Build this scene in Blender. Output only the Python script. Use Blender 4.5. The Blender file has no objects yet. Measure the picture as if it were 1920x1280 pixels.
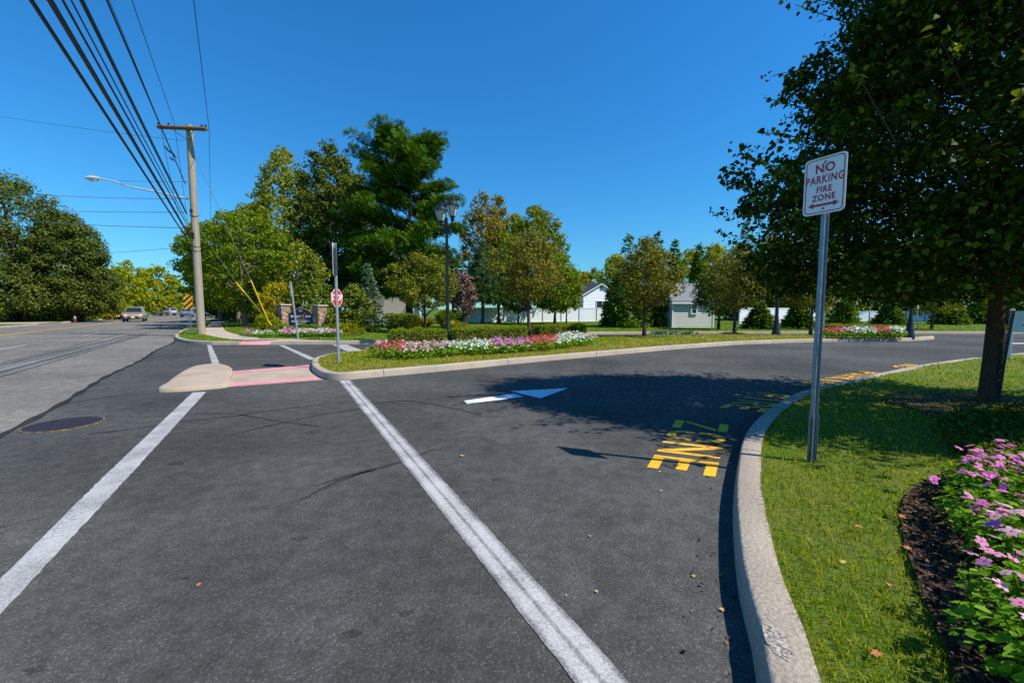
import bpy, bmesh, math, random
import numpy as np
from mathutils import Vector, Matrix
from mathutils.geometry import delaunay_2d_cdt

SC = bpy.context.scene
COL = SC.collection
rad = math.radians
random.seed(7)
RNG = np.random.default_rng(7)

# ------------------------------------------------------------------ camera
FOC, HOR, CAMH = 775.0, 580.0, 1.45          # focal length in px of a 1920 px wide frame, horizon row, eye height
PITCH = math.atan((640 - HOR) / FOC)
cam_d = bpy.data.cameras.new("camera")
cam_d.sensor_width = 36.0
cam_d.lens = 36.0 * FOC / 1920.0
cam_d.clip_start = 0.05
cam_d.clip_end = 6000
cam = bpy.data.objects.new("camera", cam_d)
cam.location = (0, 0, CAMH)
cam.rotation_euler = (math.pi / 2 - PITCH, 0, 0)
COL.objects.link(cam)
SC.camera = cam
_cp, _sp = math.cos(PITCH), math.sin(PITCH)


def ray(px, py):
    u = -(py - 640) / FOC
    return ((px - 960) / FOC, _cp + u * _sp, -_sp + u * _cp)


def G(px, py, z=0.0):
    """surveyed ground position of a photo point at height z"""
    d = ray(px, py)
    t = (z - CAMH) / d[2]
    return Vector((d[0] * t, d[1] * t, z))


def at(px, py, Y):
    """position of a photo point at distance Y"""
    d = ray(px, py)
    t = Y / d[1]
    return Vector((d[0] * t, Y, CAMH + d[2] * t))


# ------------------------------------------------------------------ light
SUN_EL = rad(51.5)
SUN_H = Vector((0.945, -0.325)).normalized()
SUN_DIR = Vector((SUN_H.x * math.cos(SUN_EL), SUN_H.y * math.cos(SUN_EL), math.sin(SUN_EL)))
sl = bpy.data.lights.new("sun", "SUN")
sl.energy = 4.9
sl.angle = rad(0.53)
sl.color = (1.0, 0.95, 0.87)
so = bpy.data.objects.new("sun", sl)
so.rotation_euler = SUN_DIR.to_track_quat('Z', 'Y').to_euler()
so.location = (20, -10, 40)
COL.objects.link(so)
W = bpy.data.worlds.new("World")
SC.world = W
W.use_nodes = True
nt = W.node_tree
sky = nt.nodes.new("ShaderNodeTexSky")
sky.sky_type = 'NISHITA'
sky.sun_disc = False
sky.sun_elevation = SUN_EL
sky.sun_rotation = math.atan2(SUN_DIR.x, SUN_DIR.y)
sky.altitude = 0
sky.air_density = 1.5
sky.dust_density = 0.0
sky.ozone_density = 6.0
hs = nt.nodes.new("ShaderNodeHueSaturation")
hs.inputs['Saturation'].default_value = 1.06
tint = nt.nodes.new('ShaderNodeMix')
tint.data_type = 'RGBA'
tint.blend_type = 'MULTIPLY'
tint.inputs[0].default_value = 1.0
tint.inputs[7].default_value = (0.33, 0.70, 1.0, 1)
bg = nt.nodes['Background']
bg.inputs['Strength'].default_value = 0.118
nt.links.new(sky.outputs[0], tint.inputs[6])
nt.links.new(tint.outputs[2], hs.inputs['Color'])
nt.links.new(hs.outputs[0], bg.inputs['Color'])
SC.view_settings.view_transform = 'Standard'
SC.view_settings.look = 'None'
SC.view_settings.exposure = 0.37
SC.view_settings.gamma = 1.0
SC.render.engine = 'CYCLES'
try:
    SC.cycles.max_bounces = 6
    SC.cycles.transparent_max_bounces = 6
    SC.cycles.use_denoising = False
except Exception:
    pass


# ------------------------------------------------------------------ materials
class NB:
    """small node-building helper"""

    def __init__(s, name):
        s.m = bpy.data.materials.new(name)
        s.m.use_nodes = True
        s.t = s.m.node_tree
        s.b = s.t.nodes['Principled BSDF']
        s.out = s.t.nodes['Material Output']
        s.pos = None

    def n(s, typ, **kw):
        nd = s.t.nodes.new(typ)
        for k, v in kw.items():
            if k.startswith('_'):
                setattr(nd, k[1:], v)
        return nd

    def link(s, a, b):
        s.t.links.new(a, b)

    def P(s):
        if s.pos is None:
            g = s.n('ShaderNodeNewGeometry')
            s.geo = g
            s.pos = g.outputs['Position']
        return s.pos

    def obj(s):
        return s.n('ShaderNodeTexCoord').outputs['Object']

    def noise(s, scale, detail=4, rough=0.6, vec=None, stretch=None):
        nd = s.n('ShaderNodeTexNoise')
        nd.inputs['Scale'].default_value = scale
        nd.inputs['Detail'].default_value = detail
        nd.inputs['Roughness'].default_value = rough
        v = vec if vec is not None else s.P()
        if stretch:
            mp = s.n('ShaderNodeMapping')
            mp.inputs['Scale'].default_value = stretch
            s.link(v, mp.inputs['Vector'])
            v = mp.outputs[0]
        s.link(v, nd.inputs['Vector'])
        return nd.outputs['Fac']

    def vor(s, scale, feature='F1', vec=None, stretch=None, out='Distance'):
        nd = s.n('ShaderNodeTexVoronoi')
        nd.feature = feature
        nd.inputs['Scale'].default_value = scale
        v = vec if vec is not None else s.P()
        if stretch:
            mp = s.n('ShaderNodeMapping')
            mp.inputs['Scale'].default_value = stretch
            s.link(v, mp.inputs['Vector'])
            v = mp.outputs[0]
        s.link(v, nd.inputs['Vector'])
        return nd.outputs[out]

    def ramp(s, fac, stops, interp='LINEAR'):
        nd = s.n('ShaderNodeValToRGB')
        cr = nd.color_ramp
        cr.interpolation = interp
        while len(cr.elements) < len(stops):
            cr.elements.new(0.5)
        for e, (p, c) in zip(cr.elements, stops):
            e.position = p
            e.color = (*c, 1) if not isinstance(c, (int, float)) else (c, c, c, 1)
        s.link(fac, nd.inputs['Fac'])
        return nd.outputs['Color']

    def mix(s, fac, a, b, mode='MIX'):
        nd = s.n('ShaderNodeMix')
        nd.data_type = 'RGBA'
        nd.blend_type = mode
        for sock, v in ((nd.inputs[0], fac), (nd.inputs[6], a), (nd.inputs[7], b)):
            if isinstance(v, (int, float)):
                sock.default_value = v if sock == nd.inputs[0] else (v, v, v, 1)
            elif isinstance(v, tuple):
                sock.default_value = (*v, 1)
            else:
                s.link(v, sock)
        return nd.outputs[2]

    def math(s, op, a, b=None, c=None):
        nd = s.n('ShaderNodeMath')
        nd.operation = op
        for k, v in enumerate((a, b, c)):
            if v is None:
                continue
            if isinstance(v, (int, float)):
                nd.inputs[k].default_value = v
            else:
                s.link(v, nd.inputs[k])
        return nd.outputs[0]

    def color(s, c):
        if isinstance(c, tuple):
            s.b.inputs['Base Color'].default_value = (*c, 1)
        else:
            s.link(c, s.b.inputs['Base Color'])

    def bump(s, h, strength=0.3, dist=0.01):
        nd = s.n('ShaderNodeBump')
        nd.inputs['Strength'].default_value = strength
        nd.inputs['Distance'].default_value = dist
        s.link(h, nd.inputs['Height'])
        s.link(nd.outputs[0], s.b.inputs['Normal'])

    def set(s, rough=None, metal=None, spec=None):
        if rough is not None:
            if isinstance(rough, (int, float)):
                s.b.inputs['Roughness'].default_value = rough
            else:
                s.link(rough, s.b.inputs['Roughness'])
        if metal is not None:
            s.b.inputs['Metallic'].default_value = metal
        if spec is not None:
            s.b.inputs['Specular IOR Level'].default_value = spec


def plain(name, col, rough=0.6, metal=0.0, var=0.15, scale=12.0, spec=0.5, stretch=None, bump=0.0):
    q = NB(name)
    o = q.obj()
    f = q.noise(scale, 5, 0.6, vec=o, stretch=stretch)
    lo = tuple(max(0, c * (1 - var)) for c in col)
    hi = tuple(min(1, c * (1 + var)) for c in col)
    q.color(q.ramp(f, [(0.3, lo), (0.7, hi)]))
    q.set(rough, metal, spec)
    if bump:
        q.bump(f, bump, 0.01)
    return q.m


def leaf_mat(name, cols, trans=0.35, rough=0.45, spec=0.35, patch=0.35, lift=1.2):
    cols = [(min(1, c[0] * lift * 0.98), min(1, c[1] * lift), c[2] * (0.6 if c[2] < c[1] * .4 else 1.0)) for c in cols]
    spec, rough = spec * 0.22, max(rough, 0.55)
    q = NB(name)
    q.P()
    rnd = q.geo.outputs['Random Per Island']
    st = [(i / (len(cols) - 1), c) for i, c in enumerate(cols)]
    c1 = q.ramp(rnd, st)
    big = q.noise(0.55, 2, 0.5)
    c2 = q.mix(q.math('MULTIPLY', big, patch), c1, tuple(min(1, x * 1.7) for x in cols[-1]))
    q.color(c2)
    q.set(rough, 0, spec)
    tr = q.n('ShaderNodeBsdfTranslucent')
    tc = q.mix(1.0, c2, (1.25, 1.15, 0.45), 'MULTIPLY')
    q.link(tc, tr.inputs['Color'])
    mx = q.n('ShaderNodeMixShader')
    mx.inputs[0].default_value = trans
    q.link(q.b.outputs[0], mx.inputs[1])
    q.link(tr.outputs[0], mx.inputs[2])
    q.link(mx.outputs[0], q.out.inputs['Surface'])
    return q.m


M = {}


def asphalt(name, base, warm=(1.0, 1.0, 1.0), patch=0.25, cracks=0.5):
    q = NB(name)
    fine = q.noise(70, 3, 0.8)
    spk = q.vor(48)
    mid = q.noise(7, 4, 0.65)
    big = q.noise(0.33, 5, 0.6)
    c = q.ramp(fine, [(0.3, tuple(base * 0.5 * w for w in warm)), (0.5, tuple(base * w for w in warm)),
                      (0.72, tuple(base * 1.85 * w for w in warm))])
    g = q.ramp(spk, [(0.0, tuple(min(1, base * 7.5) for w in warm)), (0.13, tuple(base * 1.1 * w for w in warm)),
                     (0.5, tuple(base * 0.8 * w for w in warm))])
    c = q.mix(0.5, c, g)
    st = q.n('ShaderNodeTexVoronoi')
    st.inputs['Scale'].default_value = 88
    q.link(q.P(), st.inputs['Vector'])
    sp = q.n('ShaderNodeSeparateColor')
    q.link(st.outputs['Color'], sp.inputs[0])
    near_ = q.ramp(st.outputs['Distance'], [(0.22, 1.0), (0.36, 0.0)])
    pick = q.ramp(sp.outputs[0], [(0.45, 0.0), (1.0, 0.42)])
    c = q.mix(q.mix(1.0, near_, pick, 'MULTIPLY'), c, tuple(min(1, base * 4.2 + .06) * w for w in warm))
    k = q.ramp(big, [(0.36, 1 - patch), (0.5, 1.0), (0.64, 1 + patch)])
    c = q.mix(1.0, c, k, 'MULTIPLY')
    k4 = q.ramp(q.noise(1.4, 4, 0.65), [(0.36, 0.90), (0.62, 1.08)])
    c = q.mix(1.0, c, k4, 'MULTIPLY')
    k2 = q.ramp(mid, [(0.38, 0.84), (0.62, 1.16)])
    c = q.mix(1.0, c, k2, 'MULTIPLY')
    # long tyre-polished streaks along the traffic
    st = q.noise(1.0, 3, 0.5, stretch=(0.09, 0.5, 1))
    k3 = q.ramp(st, [(0.35, 0.9), (0.65, 1.1)])
    c = q.mix(1.0, c, k3, 'MULTIPLY')
    if cracks:
        e = q.vor(0.33, 'DISTANCE_TO_EDGE', vec=q.warp(0.7, 0.9) if hasattr(q, 'warp') else None)
        ck = q.ramp(e, [(0.0, 1 - cracks), (0.0045, 1.0)])
        gate = q.ramp(q.noise(0.21, 2, 0.5), [(0.52, 0.0), (0.6, 1.0)])
        ck = q.mix(gate, 1.0, ck)
        c = q.mix(1.0, c, ck, 'MULTIPLY')
    q.color(c)
    q.set(0.88, 0, 0.16)
    q.bump(q.math('ADD', fine, q.math('MULTIPLY', spk, 0.8)), 0.55, 0.006)
    return q.m


def _warp(s, scale, amt):
    nd = s.n('ShaderNodeTexNoise')
    nd.inputs['Scale'].default_value = scale
    nd.inputs['Detail'].default_value = 3
    s.link(s.P(), nd.inputs['Vector'])
    v = s.n('ShaderNodeVectorMath')
    v.operation = 'MULTIPLY_ADD'
    s.link(nd.outputs['Color'], v.inputs[0])
    v.inputs[1].default_value = (amt, amt, amt)
    s.link(s.P(), v.inputs[2])
    return v.outputs[0]


NB.warp = _warp

M['street'] = asphalt('street asphalt grey', 0.150, (1.09, 1.02, 0.87), 0.12, 0.35)
M['drive'] = asphalt('driveway asphalt dark', 0.063, (1.03, 1.03, 0.94), 0.26, 0.55)
M['tar'] = asphalt('tar sealant', 0.022, (1, 1, 1), 0.2, 0)
M['skid'] = asphalt('tyre rubber marks', 0.036, (1, 1, 1), 0.3, 0)


def paint(name, col, wear=0.5, cen=None, base=0.06):
    """road paint, worn through by traffic; cen=(nx, ny, c, half): polished tracks along one line"""
    q = NB(name)
    f = q.noise(78, 4, 0.85)
    g = q.noise(2.2, 5, 0.65)
    ck = q.vor(9, 'DISTANCE_TO_EDGE', vec=q.warp(5, 0.16))
    crack = q.ramp(ck, [(0.0, 0.0), (0.03, 1.0)])
    gate = q.ramp(q.noise(0.6, 2, 0.5), [(0.46, 0.0), (0.64, 0.8)])
    crack = q.mix(gate, 1.0, crack)
    amt = q.math('ADD', q.math('MULTIPLY', f, 0.55), q.math('MULTIPLY', g, 0.6))
    if cen:
        dp = q.n('ShaderNodeVectorMath')
        dp.operation = 'DOT_PRODUCT'
        q.link(q.P(), dp.inputs[0])
        dp.inputs[1].default_value = (cen[0], cen[1], 0)
        dd = q.math('ABSOLUTE', q.math('SUBTRACT', dp.outputs['Value'], cen[2]))
        dd = q.math('DIVIDE', dd, cen[3])
        trk = q.ramp(dd, [(0.0, 0.13), (0.05, 0.10), (0.10, 0.0), (0.36, 0.0), (0.50, 0.13), (1.0, 0.13)])
        amt = q.math('ADD', amt, q.math('MULTIPLY', trk, 1.0))
    keep = q.ramp(amt, [(1.0 - wear * 0.62 - 0.10, 1.0), (1.0 - wear * 0.62 + 0.16, 0.15)])
    keep = q.mix(1.0, keep, crack, 'MULTIPLY')
    dirt = q.ramp(g, [(0.3, 0.72), (0.65, 1.0)])
    pc = q.mix(1.0, col, dirt, 'MULTIPLY')
    q.color(q.mix(keep, (base, base, base), pc))
    q.set(0.75, 0, 0.3)
    q.bump(f, 0.4, 0.004)
    return q.m


M['white_paint'] = paint('white road paint worn', (0.60, 0.59, 0.56), 0.72)
M['white_new'] = paint('white road paint fresh', (0.80, 0.80, 0.80), 0.05)
M['yellow_paint'] = paint('yellow road paint', (0.92, 0.47, 0.02), 0.24)
M['yellow_line'] = paint('yellow centre line', (0.66, 0.36, 0.03), 0.35)


def concrete(name, col, var=0.16):
    q = NB(name)
    f = q.noise(60, 5, 0.7)
    g = q.noise(1.3, 5, 0.6)
    pit = q.vor(45)
    c = q.ramp(f, [(0.38, tuple(x * (1 - var * 1.5) for x in col)), (0.62, tuple(min(1, x * (1 + var)) for x in col))])
    c = q.mix(1.0, c, q.ramp(g, [(0.3, 0.78), (0.65, 1.08)]), 'MULTIPLY')
    c = q.mix(1.0, c, q.ramp(pit, [(0.0, 0.55), (0.1, 1.0)]), 'MULTIPLY')
    q.color(c)
    q.set(0.85, 0, 0.3)
    q.bump(q.math('ADD', f, pit), 0.5, 0.006)
    return q.m


M['kerb'] = concrete('kerb concrete', (0.41, 0.345, 0.262))
M['kerb_chip'] = concrete('chipped kerb concrete', (0.36, 0.32, 0.27), 0.55)
M['walk'] = concrete('pavement concrete', (0.46, 0.37, 0.28))
M['pad'] = concrete('median concrete', (0.42, 0.33, 0.24), 0.1)
M['pink'] = concrete('pink tinted concrete', (0.62, 0.27, 0.28), 0.1)


def grass_ground(name, a, b, dry, amount):
    q = NB(name)
    f = q.noise(38, 5, 0.75)
    g = q.noise(0.9, 4, 0.6)
    h = q.noise(5, 4, 0.6)
    c = q.ramp(f, [(0.28, tuple(x * 0.45 for x in a)), (0.5, a), (0.72, b)])
    d = q.ramp(q.math('ADD', q.math('MULTIPLY', g, 0.6), q.math('MULTIPLY', h, 0.4)),
               [(0.5 - amount * 0.2, 0.0), (0.72 - amount * 0.15, 1.0)])
    q.color(q.mix(q.math('MULTIPLY', d, amount), c, dry))
    q.set(0.9, 0, 0.1)
    q.bump(f, 0.8, 0.03)
    return q.m


M['lawn'] = grass_ground('lawn green', (0.075, 0.135, 0.012), (0.15, 0.22, 0.025), (0.25, 0.22, 0.06), 0.55)
M['lawn_dry'] = grass_ground('island lawn', (0.075, 0.135, 0.016), (0.16, 0.22, 0.03), (0.36, 0.26, 0.085), 0.8)
M['lawn_far'] = grass_ground('far lawn', (0.055, 0.12, 0.012), (0.12, 0.20, 0.025), (0.20, 0.18, 0.05), 0.35)
M['blade'] = leaf_mat('grass blades', [(0.065, 0.14, 0.006), (0.12, 0.22, 0.008), (0.22, 0.29, 0.014), (0.38, 0.34, 0.06)], 0.45, 0.55, 0.2, 0.12)
M['blade_pale'] = leaf_mat('pale grass blades', [(0.11, 0.18, 0.008), (0.20, 0.26, 0.014), (0.33, 0.32, 0.05)], 0.4, 0.6, 0.2, 0.1)
M['stain'] = asphalt('oil stained asphalt', 0.040, (1.04, 1.0, 0.93), 0.3, 0)
M['blade_dry'] = leaf_mat('island grass blades', [(0.09, 0.15, 0.015), (0.15, 0.21, 0.03), (0.32, 0.25, 0.07), (0.45, 0.31, 0.11)], 0.4, 0.6, 0.2, 0.1)


def mulch():
    q = NB('bark mulch')
    f = q.vor(55, out='Color', stretch=(1, 0.5, 1))
    h = q.vor(55, stretch=(1, 0.5, 1))
    sep = q.n('ShaderNodeSeparateColor')
    q.link(f, sep.inputs[0])
    q.color(q.ramp(sep.outputs[0], [(0.0, (0.012, 0.008, 0.006)), (0.55, (0.05, 0.03, 0.02)), (1.0, (0.15, 0.085, 0.05))]))
    q.set(0.9, 0, 0.2)
    q.bump(h, 0.9, 0.03)
    return q.m


M['mulch'] = mulch()
M['steel'] = plain('galvanised steel', (0.20, 0.24, 0.29), 0.42, 0.6, 0.2, 20)
M['steel_dull'] = plain('dull galvanised steel', (0.36, 0.38, 0.40), 0.55, 0.4, 0.2, 14)
M['sign_white'] = plain('sign white sheeting', (0.86, 0.86, 0.87), 0.35, 0, 0.04, 6)
M['sign_red'] = plain('sign red ink', (0.52, 0.012, 0.022), 0.4, 0, 0.12, 9)
M['stop_red'] = plain('stop sign red', (0.62, 0.02, 0.015), 0.35, 0, 0.06, 5)
M['rust_pale'] = plain('pale rust streak', (0.50, 0.34, 0.20), 0.8, 0, 0.2, 20)
M['rust'] = plain('rust streak', (0.30, 0.17, 0.08), 0.8, 0, 0.4, 20)
M['black_metal'] = plain('black painted metal', (0.012, 0.013, 0.016), 0.35, 0.0, 0.2, 10)
M['glass_frost'] = plain('frosted lantern glass', (0.50, 0.56, 0.52), 0.25, 0, 0.08, 6)
M['wood_pole'] = plain('weathered pole timber', (0.34, 0.28, 0.20), 0.85, 0, 0.35, 10, 0.2, (9, 9, 0.5), 0.6)
M['wood_dark'] = plain('dark pole timber', (0.07, 0.055, 0.045), 0.85, 0, 0.35, 10, 0.2, (9, 9, 0.5), 0.6)
M['wood_arm'] = plain('crossarm timber', (0.16, 0.10, 0.065), 0.85, 0, 0.3, 10, 0.2)
M['cable'] = plain('black cable sheath', (0.012, 0.012, 0.014), 0.5, 0, 0.2, 4)
M['cable_grey'] = plain('grey bare cable', (0.28, 0.29, 0.30), 0.45, 0.5, 0.2, 4)
M['guy_yellow'] = plain('yellow plastic guy guard', (0.75, 0.47, 0.02), 0.45, 0, 0.08, 5)
M['orange'] = plain('orange sign sheeting', (0.85, 0.36, 0.01), 0.4, 0, 0.06, 5)
M['sign_black'] = plain('black sign ink', (0.015, 0.013, 0.014), 0.45, 0, 0.1, 5)
M['navy'] = plain('navy painted board', (0.008, 0.014, 0.055), 0.4, 0, 0.1, 3)
M['gold'] = plain('gold lettering', (0.62, 0.30, 0.025), 0.4, 0.2, 0.1, 5)
M['letter_white'] = plain('white lettering', (0.78, 0.80, 0.84), 0.4, 0, 0.04, 5)
M['lamp_grey'] = plain('light grey aluminium', (0.58, 0.62, 0.60), 0.45, 0.2, 0.1, 6)
M['lens_green'] = plain('street light lens', (0.62, 0.75, 0.66), 0.2, 0, 0.06, 6)
M['bark'] = plain('grey brown bark', (0.085, 0.065, 0.05), 0.9, 0, 0.45, 9, 0.2, (6, 6, 1.0), 0.8)
M['bark_dark'] = plain('dark furrowed bark', (0.045, 0.032, 0.024), 0.9, 0, 0.5, 12, 0.2, (7, 7, 0.8), 0.9)
M['bark_linden'] = plain('brown furrowed bark', (0.085, 0.052, 0.032), 0.9, 0, 0.55, 12, 0.2, (7, 7, 0.8), 0.9)
M['bark_tan'] = plain('tan bark', (0.20, 0.14, 0.10), 0.9, 0, 0.4, 9, 0.2, (6, 6, 1), 0.8)
M['iron'] = plain('cast iron manhole lid', (0.040, 0.030, 0.034), 0.6, 0.4, 0.25, 30)
M['ring_dirt'] = plain('sandy dirt ring', (0.16, 0.12, 0.05), 0.9, 0, 0.7, 14)
M['fence'] = plain('white vinyl', (0.84, 0.84, 0.84), 0.4, 0, 0.04, 1.2)
M['fence_post'] = plain('grey fence post', (0.20, 0.21, 0.22), 0.5, 0, 0.1, 3)
M['siding'] = plain('white lap siding', (0.84, 0.84, 0.85), 0.5, 0, 0.05, 2)
M['siding_tan'] = plain('pale grey lap siding', (0.68, 0.65, 0.58), 0.5, 0, 0.06, 2)
M['trim'] = plain('white trim', (0.78, 0.78, 0.78), 0.45, 0, 0.03, 2)
M['roof_dark'] = plain('charcoal shingles', (0.055, 0.055, 0.062), 0.9, 0, 0.35, 5, 0.2, (1, 1, 6), 0.5)
M['roof_grey'] = plain('weathered grey shingles', (0.20, 0.21, 0.21), 0.9, 0, 0.25, 5, 0.2, (1, 1, 6), 0.5)
M['roof_brown'] = plain('brown shingles', (0.06, 0.045, 0.04), 0.9, 0, 0.3, 5, 0.2)
M['pane'] = plain('dark window glass', (0.03, 0.04, 0.05), 0.08, 0, 0.2, 1)
M['black_mesh'] = plain('black plastic mesh', (0.012, 0.012, 0.013), 0.5, 0, 0.2, 6)
M['sign_blue_grey'] = plain('blue grey shaded sign board', (0.52, 0.60, 0.64), 0.5, 0, 0.05, 4)
M['sign_text'] = plain('dark grey lettering', (0.06, 0.07, 0.08), 0.5, 0, 0.1, 5)
M['hydrant_red'] = plain('hydrant red paint', (0.36, 0.02, 0.02), 0.4, 0, 0.1, 8)
M['hydrant_blue'] = plain('hydrant pale blue paint', (0.30, 0.42, 0.50), 0.4, 0, 0.1, 8)
M['signal_yellow'] = plain('traffic signal yellow', (0.75, 0.40, 0.02), 0.4, 0, 0.05, 8)
M['street_green'] = plain('street name sign teal', (0.05, 0.36, 0.38), 0.4, 0, 0.05, 8)
M['tyre'] = plain('tyre rubber', (0.014, 0.014, 0.014), 0.8, 0, 0.2, 20)
M['rim'] = plain('alloy rim', (0.40, 0.40, 0.42), 0.35, 0.8, 0.1, 10)
M['car_glass'] = plain('car glass', (0.015, 0.022, 0.03), 0.05, 0, 0.1, 2)
M['headlamp'] = plain('headlamp lens', (0.70, 0.70, 0.68), 0.1, 0, 0.05, 10)
M['tail_red'] = plain('tail lamp red', (0.40, 0.01, 0.01), 0.2, 0, 0.05, 10)
M['car_black'] = plain('black car trim', (0.012, 0.012, 0.013), 0.5, 0, 0.1, 8)


def carpaint(name, c, metal=0.4):
    q = NB(name)
    q.color(c)
    q.set(0.32, metal, 0.5)
    q.b.inputs['Coat Weight'].default_value = 0.6
    q.b.inputs['Coat Roughness'].default_value = 0.06
    return q.m


M['car_gold'] = carpaint('gold beige car paint', (0.40, 0.30, 0.16))
M['car_red'] = carpaint('dark red car paint', (0.20, 0.02, 0.02), 0.2)
M['car_silver'] = carpaint('silver car paint', (0.50, 0.52, 0.56))
M['car_blue'] = carpaint('blue grey car paint', (0.20, 0.28, 0.42))
M['car_white'] = carpaint('white car paint', (0.75, 0.76, 0.78), 0.0)


def stone():
    q = NB('fieldstone veneer')
    o = q.obj()
    v = q.vor(6.5, out='Color', vec=o, stretch=(1, 1, 1.7))
    d = q.vor(6.5, 'DISTANCE_TO_EDGE', vec=o, stretch=(1, 1, 1.7))
    sep = q.n('ShaderNodeSeparateColor')
    q.link(v, sep.inputs[0])
    c = q.ramp(sep.outputs[0], [(0.0, (0.16, 0.10, 0.07)), (0.3, (0.38, 0.24, 0.16)), (0.55, (0.52, 0.38, 0.27)),
                                (0.8, (0.44, 0.24, 0.12)), (1.0, (0.62, 0.52, 0.40))])
    c = q.mix(1.0, c, q.ramp(q.noise(24, 4, 0.6, vec=o), [(0.3, 0.8), (0.7, 1.15)]), 'MULTIPLY')
    c = q.mix(q.ramp(d, [(0.0, 1.0), (0.05, 0.0)]), c, (0.20, 0.16, 0.13))
    q.color(c)
    q.set(0.9, 0, 0.2)
    q.bump(q.ramp(d, [(0.0, 0.0), (0.12, 1.0)]), 1.0, 0.03)
    return q.m


M['stone'] = stone()
L = {}
L['linden'] = leaf_mat('linden leaves', [(0.009, 0.027, 0.004), (0.014, 0.038, 0.005), (0.021, 0.052, 0.006), (0.034, 0.07, 0.009), (0.24, 0.26, 0.02)], 0.34, 0.4, 0.35, 0.06)  # last, bright tone paints in leaves with sun shining through, spread at random
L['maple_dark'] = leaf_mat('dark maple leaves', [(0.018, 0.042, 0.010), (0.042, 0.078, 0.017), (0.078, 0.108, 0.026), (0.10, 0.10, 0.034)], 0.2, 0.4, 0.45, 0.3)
L['street_yel'] = leaf_mat('yellow green street tree leaves', [(0.06, 0.12, 0.010), (0.11, 0.18, 0.012), (0.20, 0.24, 0.016), (0.30, 0.25, 0.02)], 0.4, 0.5, 0.3)
L['zelkova'] = leaf_mat('zelkova leaves', [(0.028, 0.070, 0.010), (0.058, 0.12, 0.012), (0.11, 0.175, 0.014), (0.18, 0.21, 0.018)], 0.38, 0.5, 0.3)
L['tulip'] = leaf_mat('tulip tree leaves', [(0.07, 0.12, 0.018), (0.12, 0.17, 0.025), (0.20, 0.23, 0.04), (0.27, 0.26, 0.05)], 0.38, 0.5, 0.3)
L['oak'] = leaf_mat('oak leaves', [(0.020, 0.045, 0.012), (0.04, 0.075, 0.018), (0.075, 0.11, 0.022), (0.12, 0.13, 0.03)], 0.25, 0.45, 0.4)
L['pine'] = leaf_mat('white pine needles', [(0.016, 0.054, 0.008), (0.036, 0.09, 0.010), (0.085, 0.145, 0.012)], 0.22, 0.5, 0.3)
L['pine_blue'] = leaf_mat('blue pine needles', [(0.03, 0.075, 0.035), (0.055, 0.115, 0.055), (0.10, 0.17, 0.075)], 0.22, 0.5, 0.3)
L['spruce_blue'] = leaf_mat('blue spruce needles', [(0.045, 0.080, 0.055), (0.09, 0.135, 0.095), (0.16, 0.215, 0.155)], 0.15, 0.5, 0.3)
L['spruce'] = leaf_mat('spruce needles', [(0.025, 0.060, 0.010), (0.055, 0.11, 0.012), (0.11, 0.18, 0.014)], 0.25, 0.5, 0.3)
L['autumn'] = leaf_mat('turning maple leaves', [(0.06, 0.10, 0.014), (0.11, 0.15, 0.02), (0.19, 0.19, 0.03), (0.28, 0.15, 0.045)], 0.35, 0.5, 0.3)
L['green'] = leaf_mat('green tree leaves', [(0.035, 0.075, 0.010), (0.07, 0.12, 0.012), (0.13, 0.18, 0.016), (0.20, 0.20, 0.02)], 0.35, 0.5, 0.3)
L['pear'] = leaf_mat('bronze pear leaves', [(0.045, 0.075, 0.012), (0.085, 0.12, 0.018), (0.14, 0.15, 0.025), (0.22, 0.155, 0.05)], 0.28, 0.35, 0.5)
L['pear_green'] = leaf_mat('young pear leaves', [(0.03, 0.06, 0.012), (0.07, 0.11, 0.018), (0.14, 0.17, 0.028), (0.22, 0.19, 0.04)], 0.3, 0.4, 0.4)
L['plum'] = leaf_mat('purple plum leaves', [(0.020, 0.012, 0.014), (0.06, 0.03, 0.034), (0.13, 0.07, 0.07), (0.17, 0.115, 0.095)], 0.15, 0.4, 0.5)
L['holly'] = leaf_mat('glossy shrub leaves', [(0.020, 0.050, 0.010), (0.05, 0.09, 0.014), (0.10, 0.14, 0.02), (0.15, 0.16, 0.025)], 0.2, 0.35, 0.5)
L['yellow'] = leaf_mat('yellowing shrub leaves', [(0.12, 0.14, 0.012), (0.24, 0.22, 0.015), (0.40, 0.30, 0.02)], 0.35, 0.5, 0.3)
L['hedge'] = leaf_mat('clipped hedge leaves', [(0.05, 0.09, 0.008), (0.11, 0.16, 0.010), (0.21, 0.24, 0.014)], 0.3, 0.45, 0.35)
L['box'] = leaf_mat('boxwood leaves', [(0.05, 0.10, 0.010), (0.10, 0.17, 0.012), (0.17, 0.24, 0.015)], 0.25, 0.45, 0.35)
L['grass_tall'] = leaf_mat('tall ornamental grass', [(0.08, 0.13, 0.012), (0.17, 0.21, 0.025), (0.38, 0.30, 0.10)], 0.35, 0.5, 0.3)
L['vinca'] = leaf_mat('vinca leaves', [(0.045, 0.13, 0.012), (0.09, 0.21, 0.016), (0.17, 0.30, 0.022)], 0.35, 0.4, 0.5)
M['chips'] = leaf_mat('bark chips', [(0.010, 0.007, 0.006), (0.03, 0.02, 0.015), (0.07, 0.045, 0.03), (0.20, 0.13, 0.085)], 0.0, 0.8, 0.2, 0.0)
L['ivy'] = leaf_mat('ground cover leaves', [(0.018, 0.045, 0.008), (0.04, 0.08, 0.012), (0.09, 0.13, 0.03)], 0.25, 0.4, 0.4)


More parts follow.
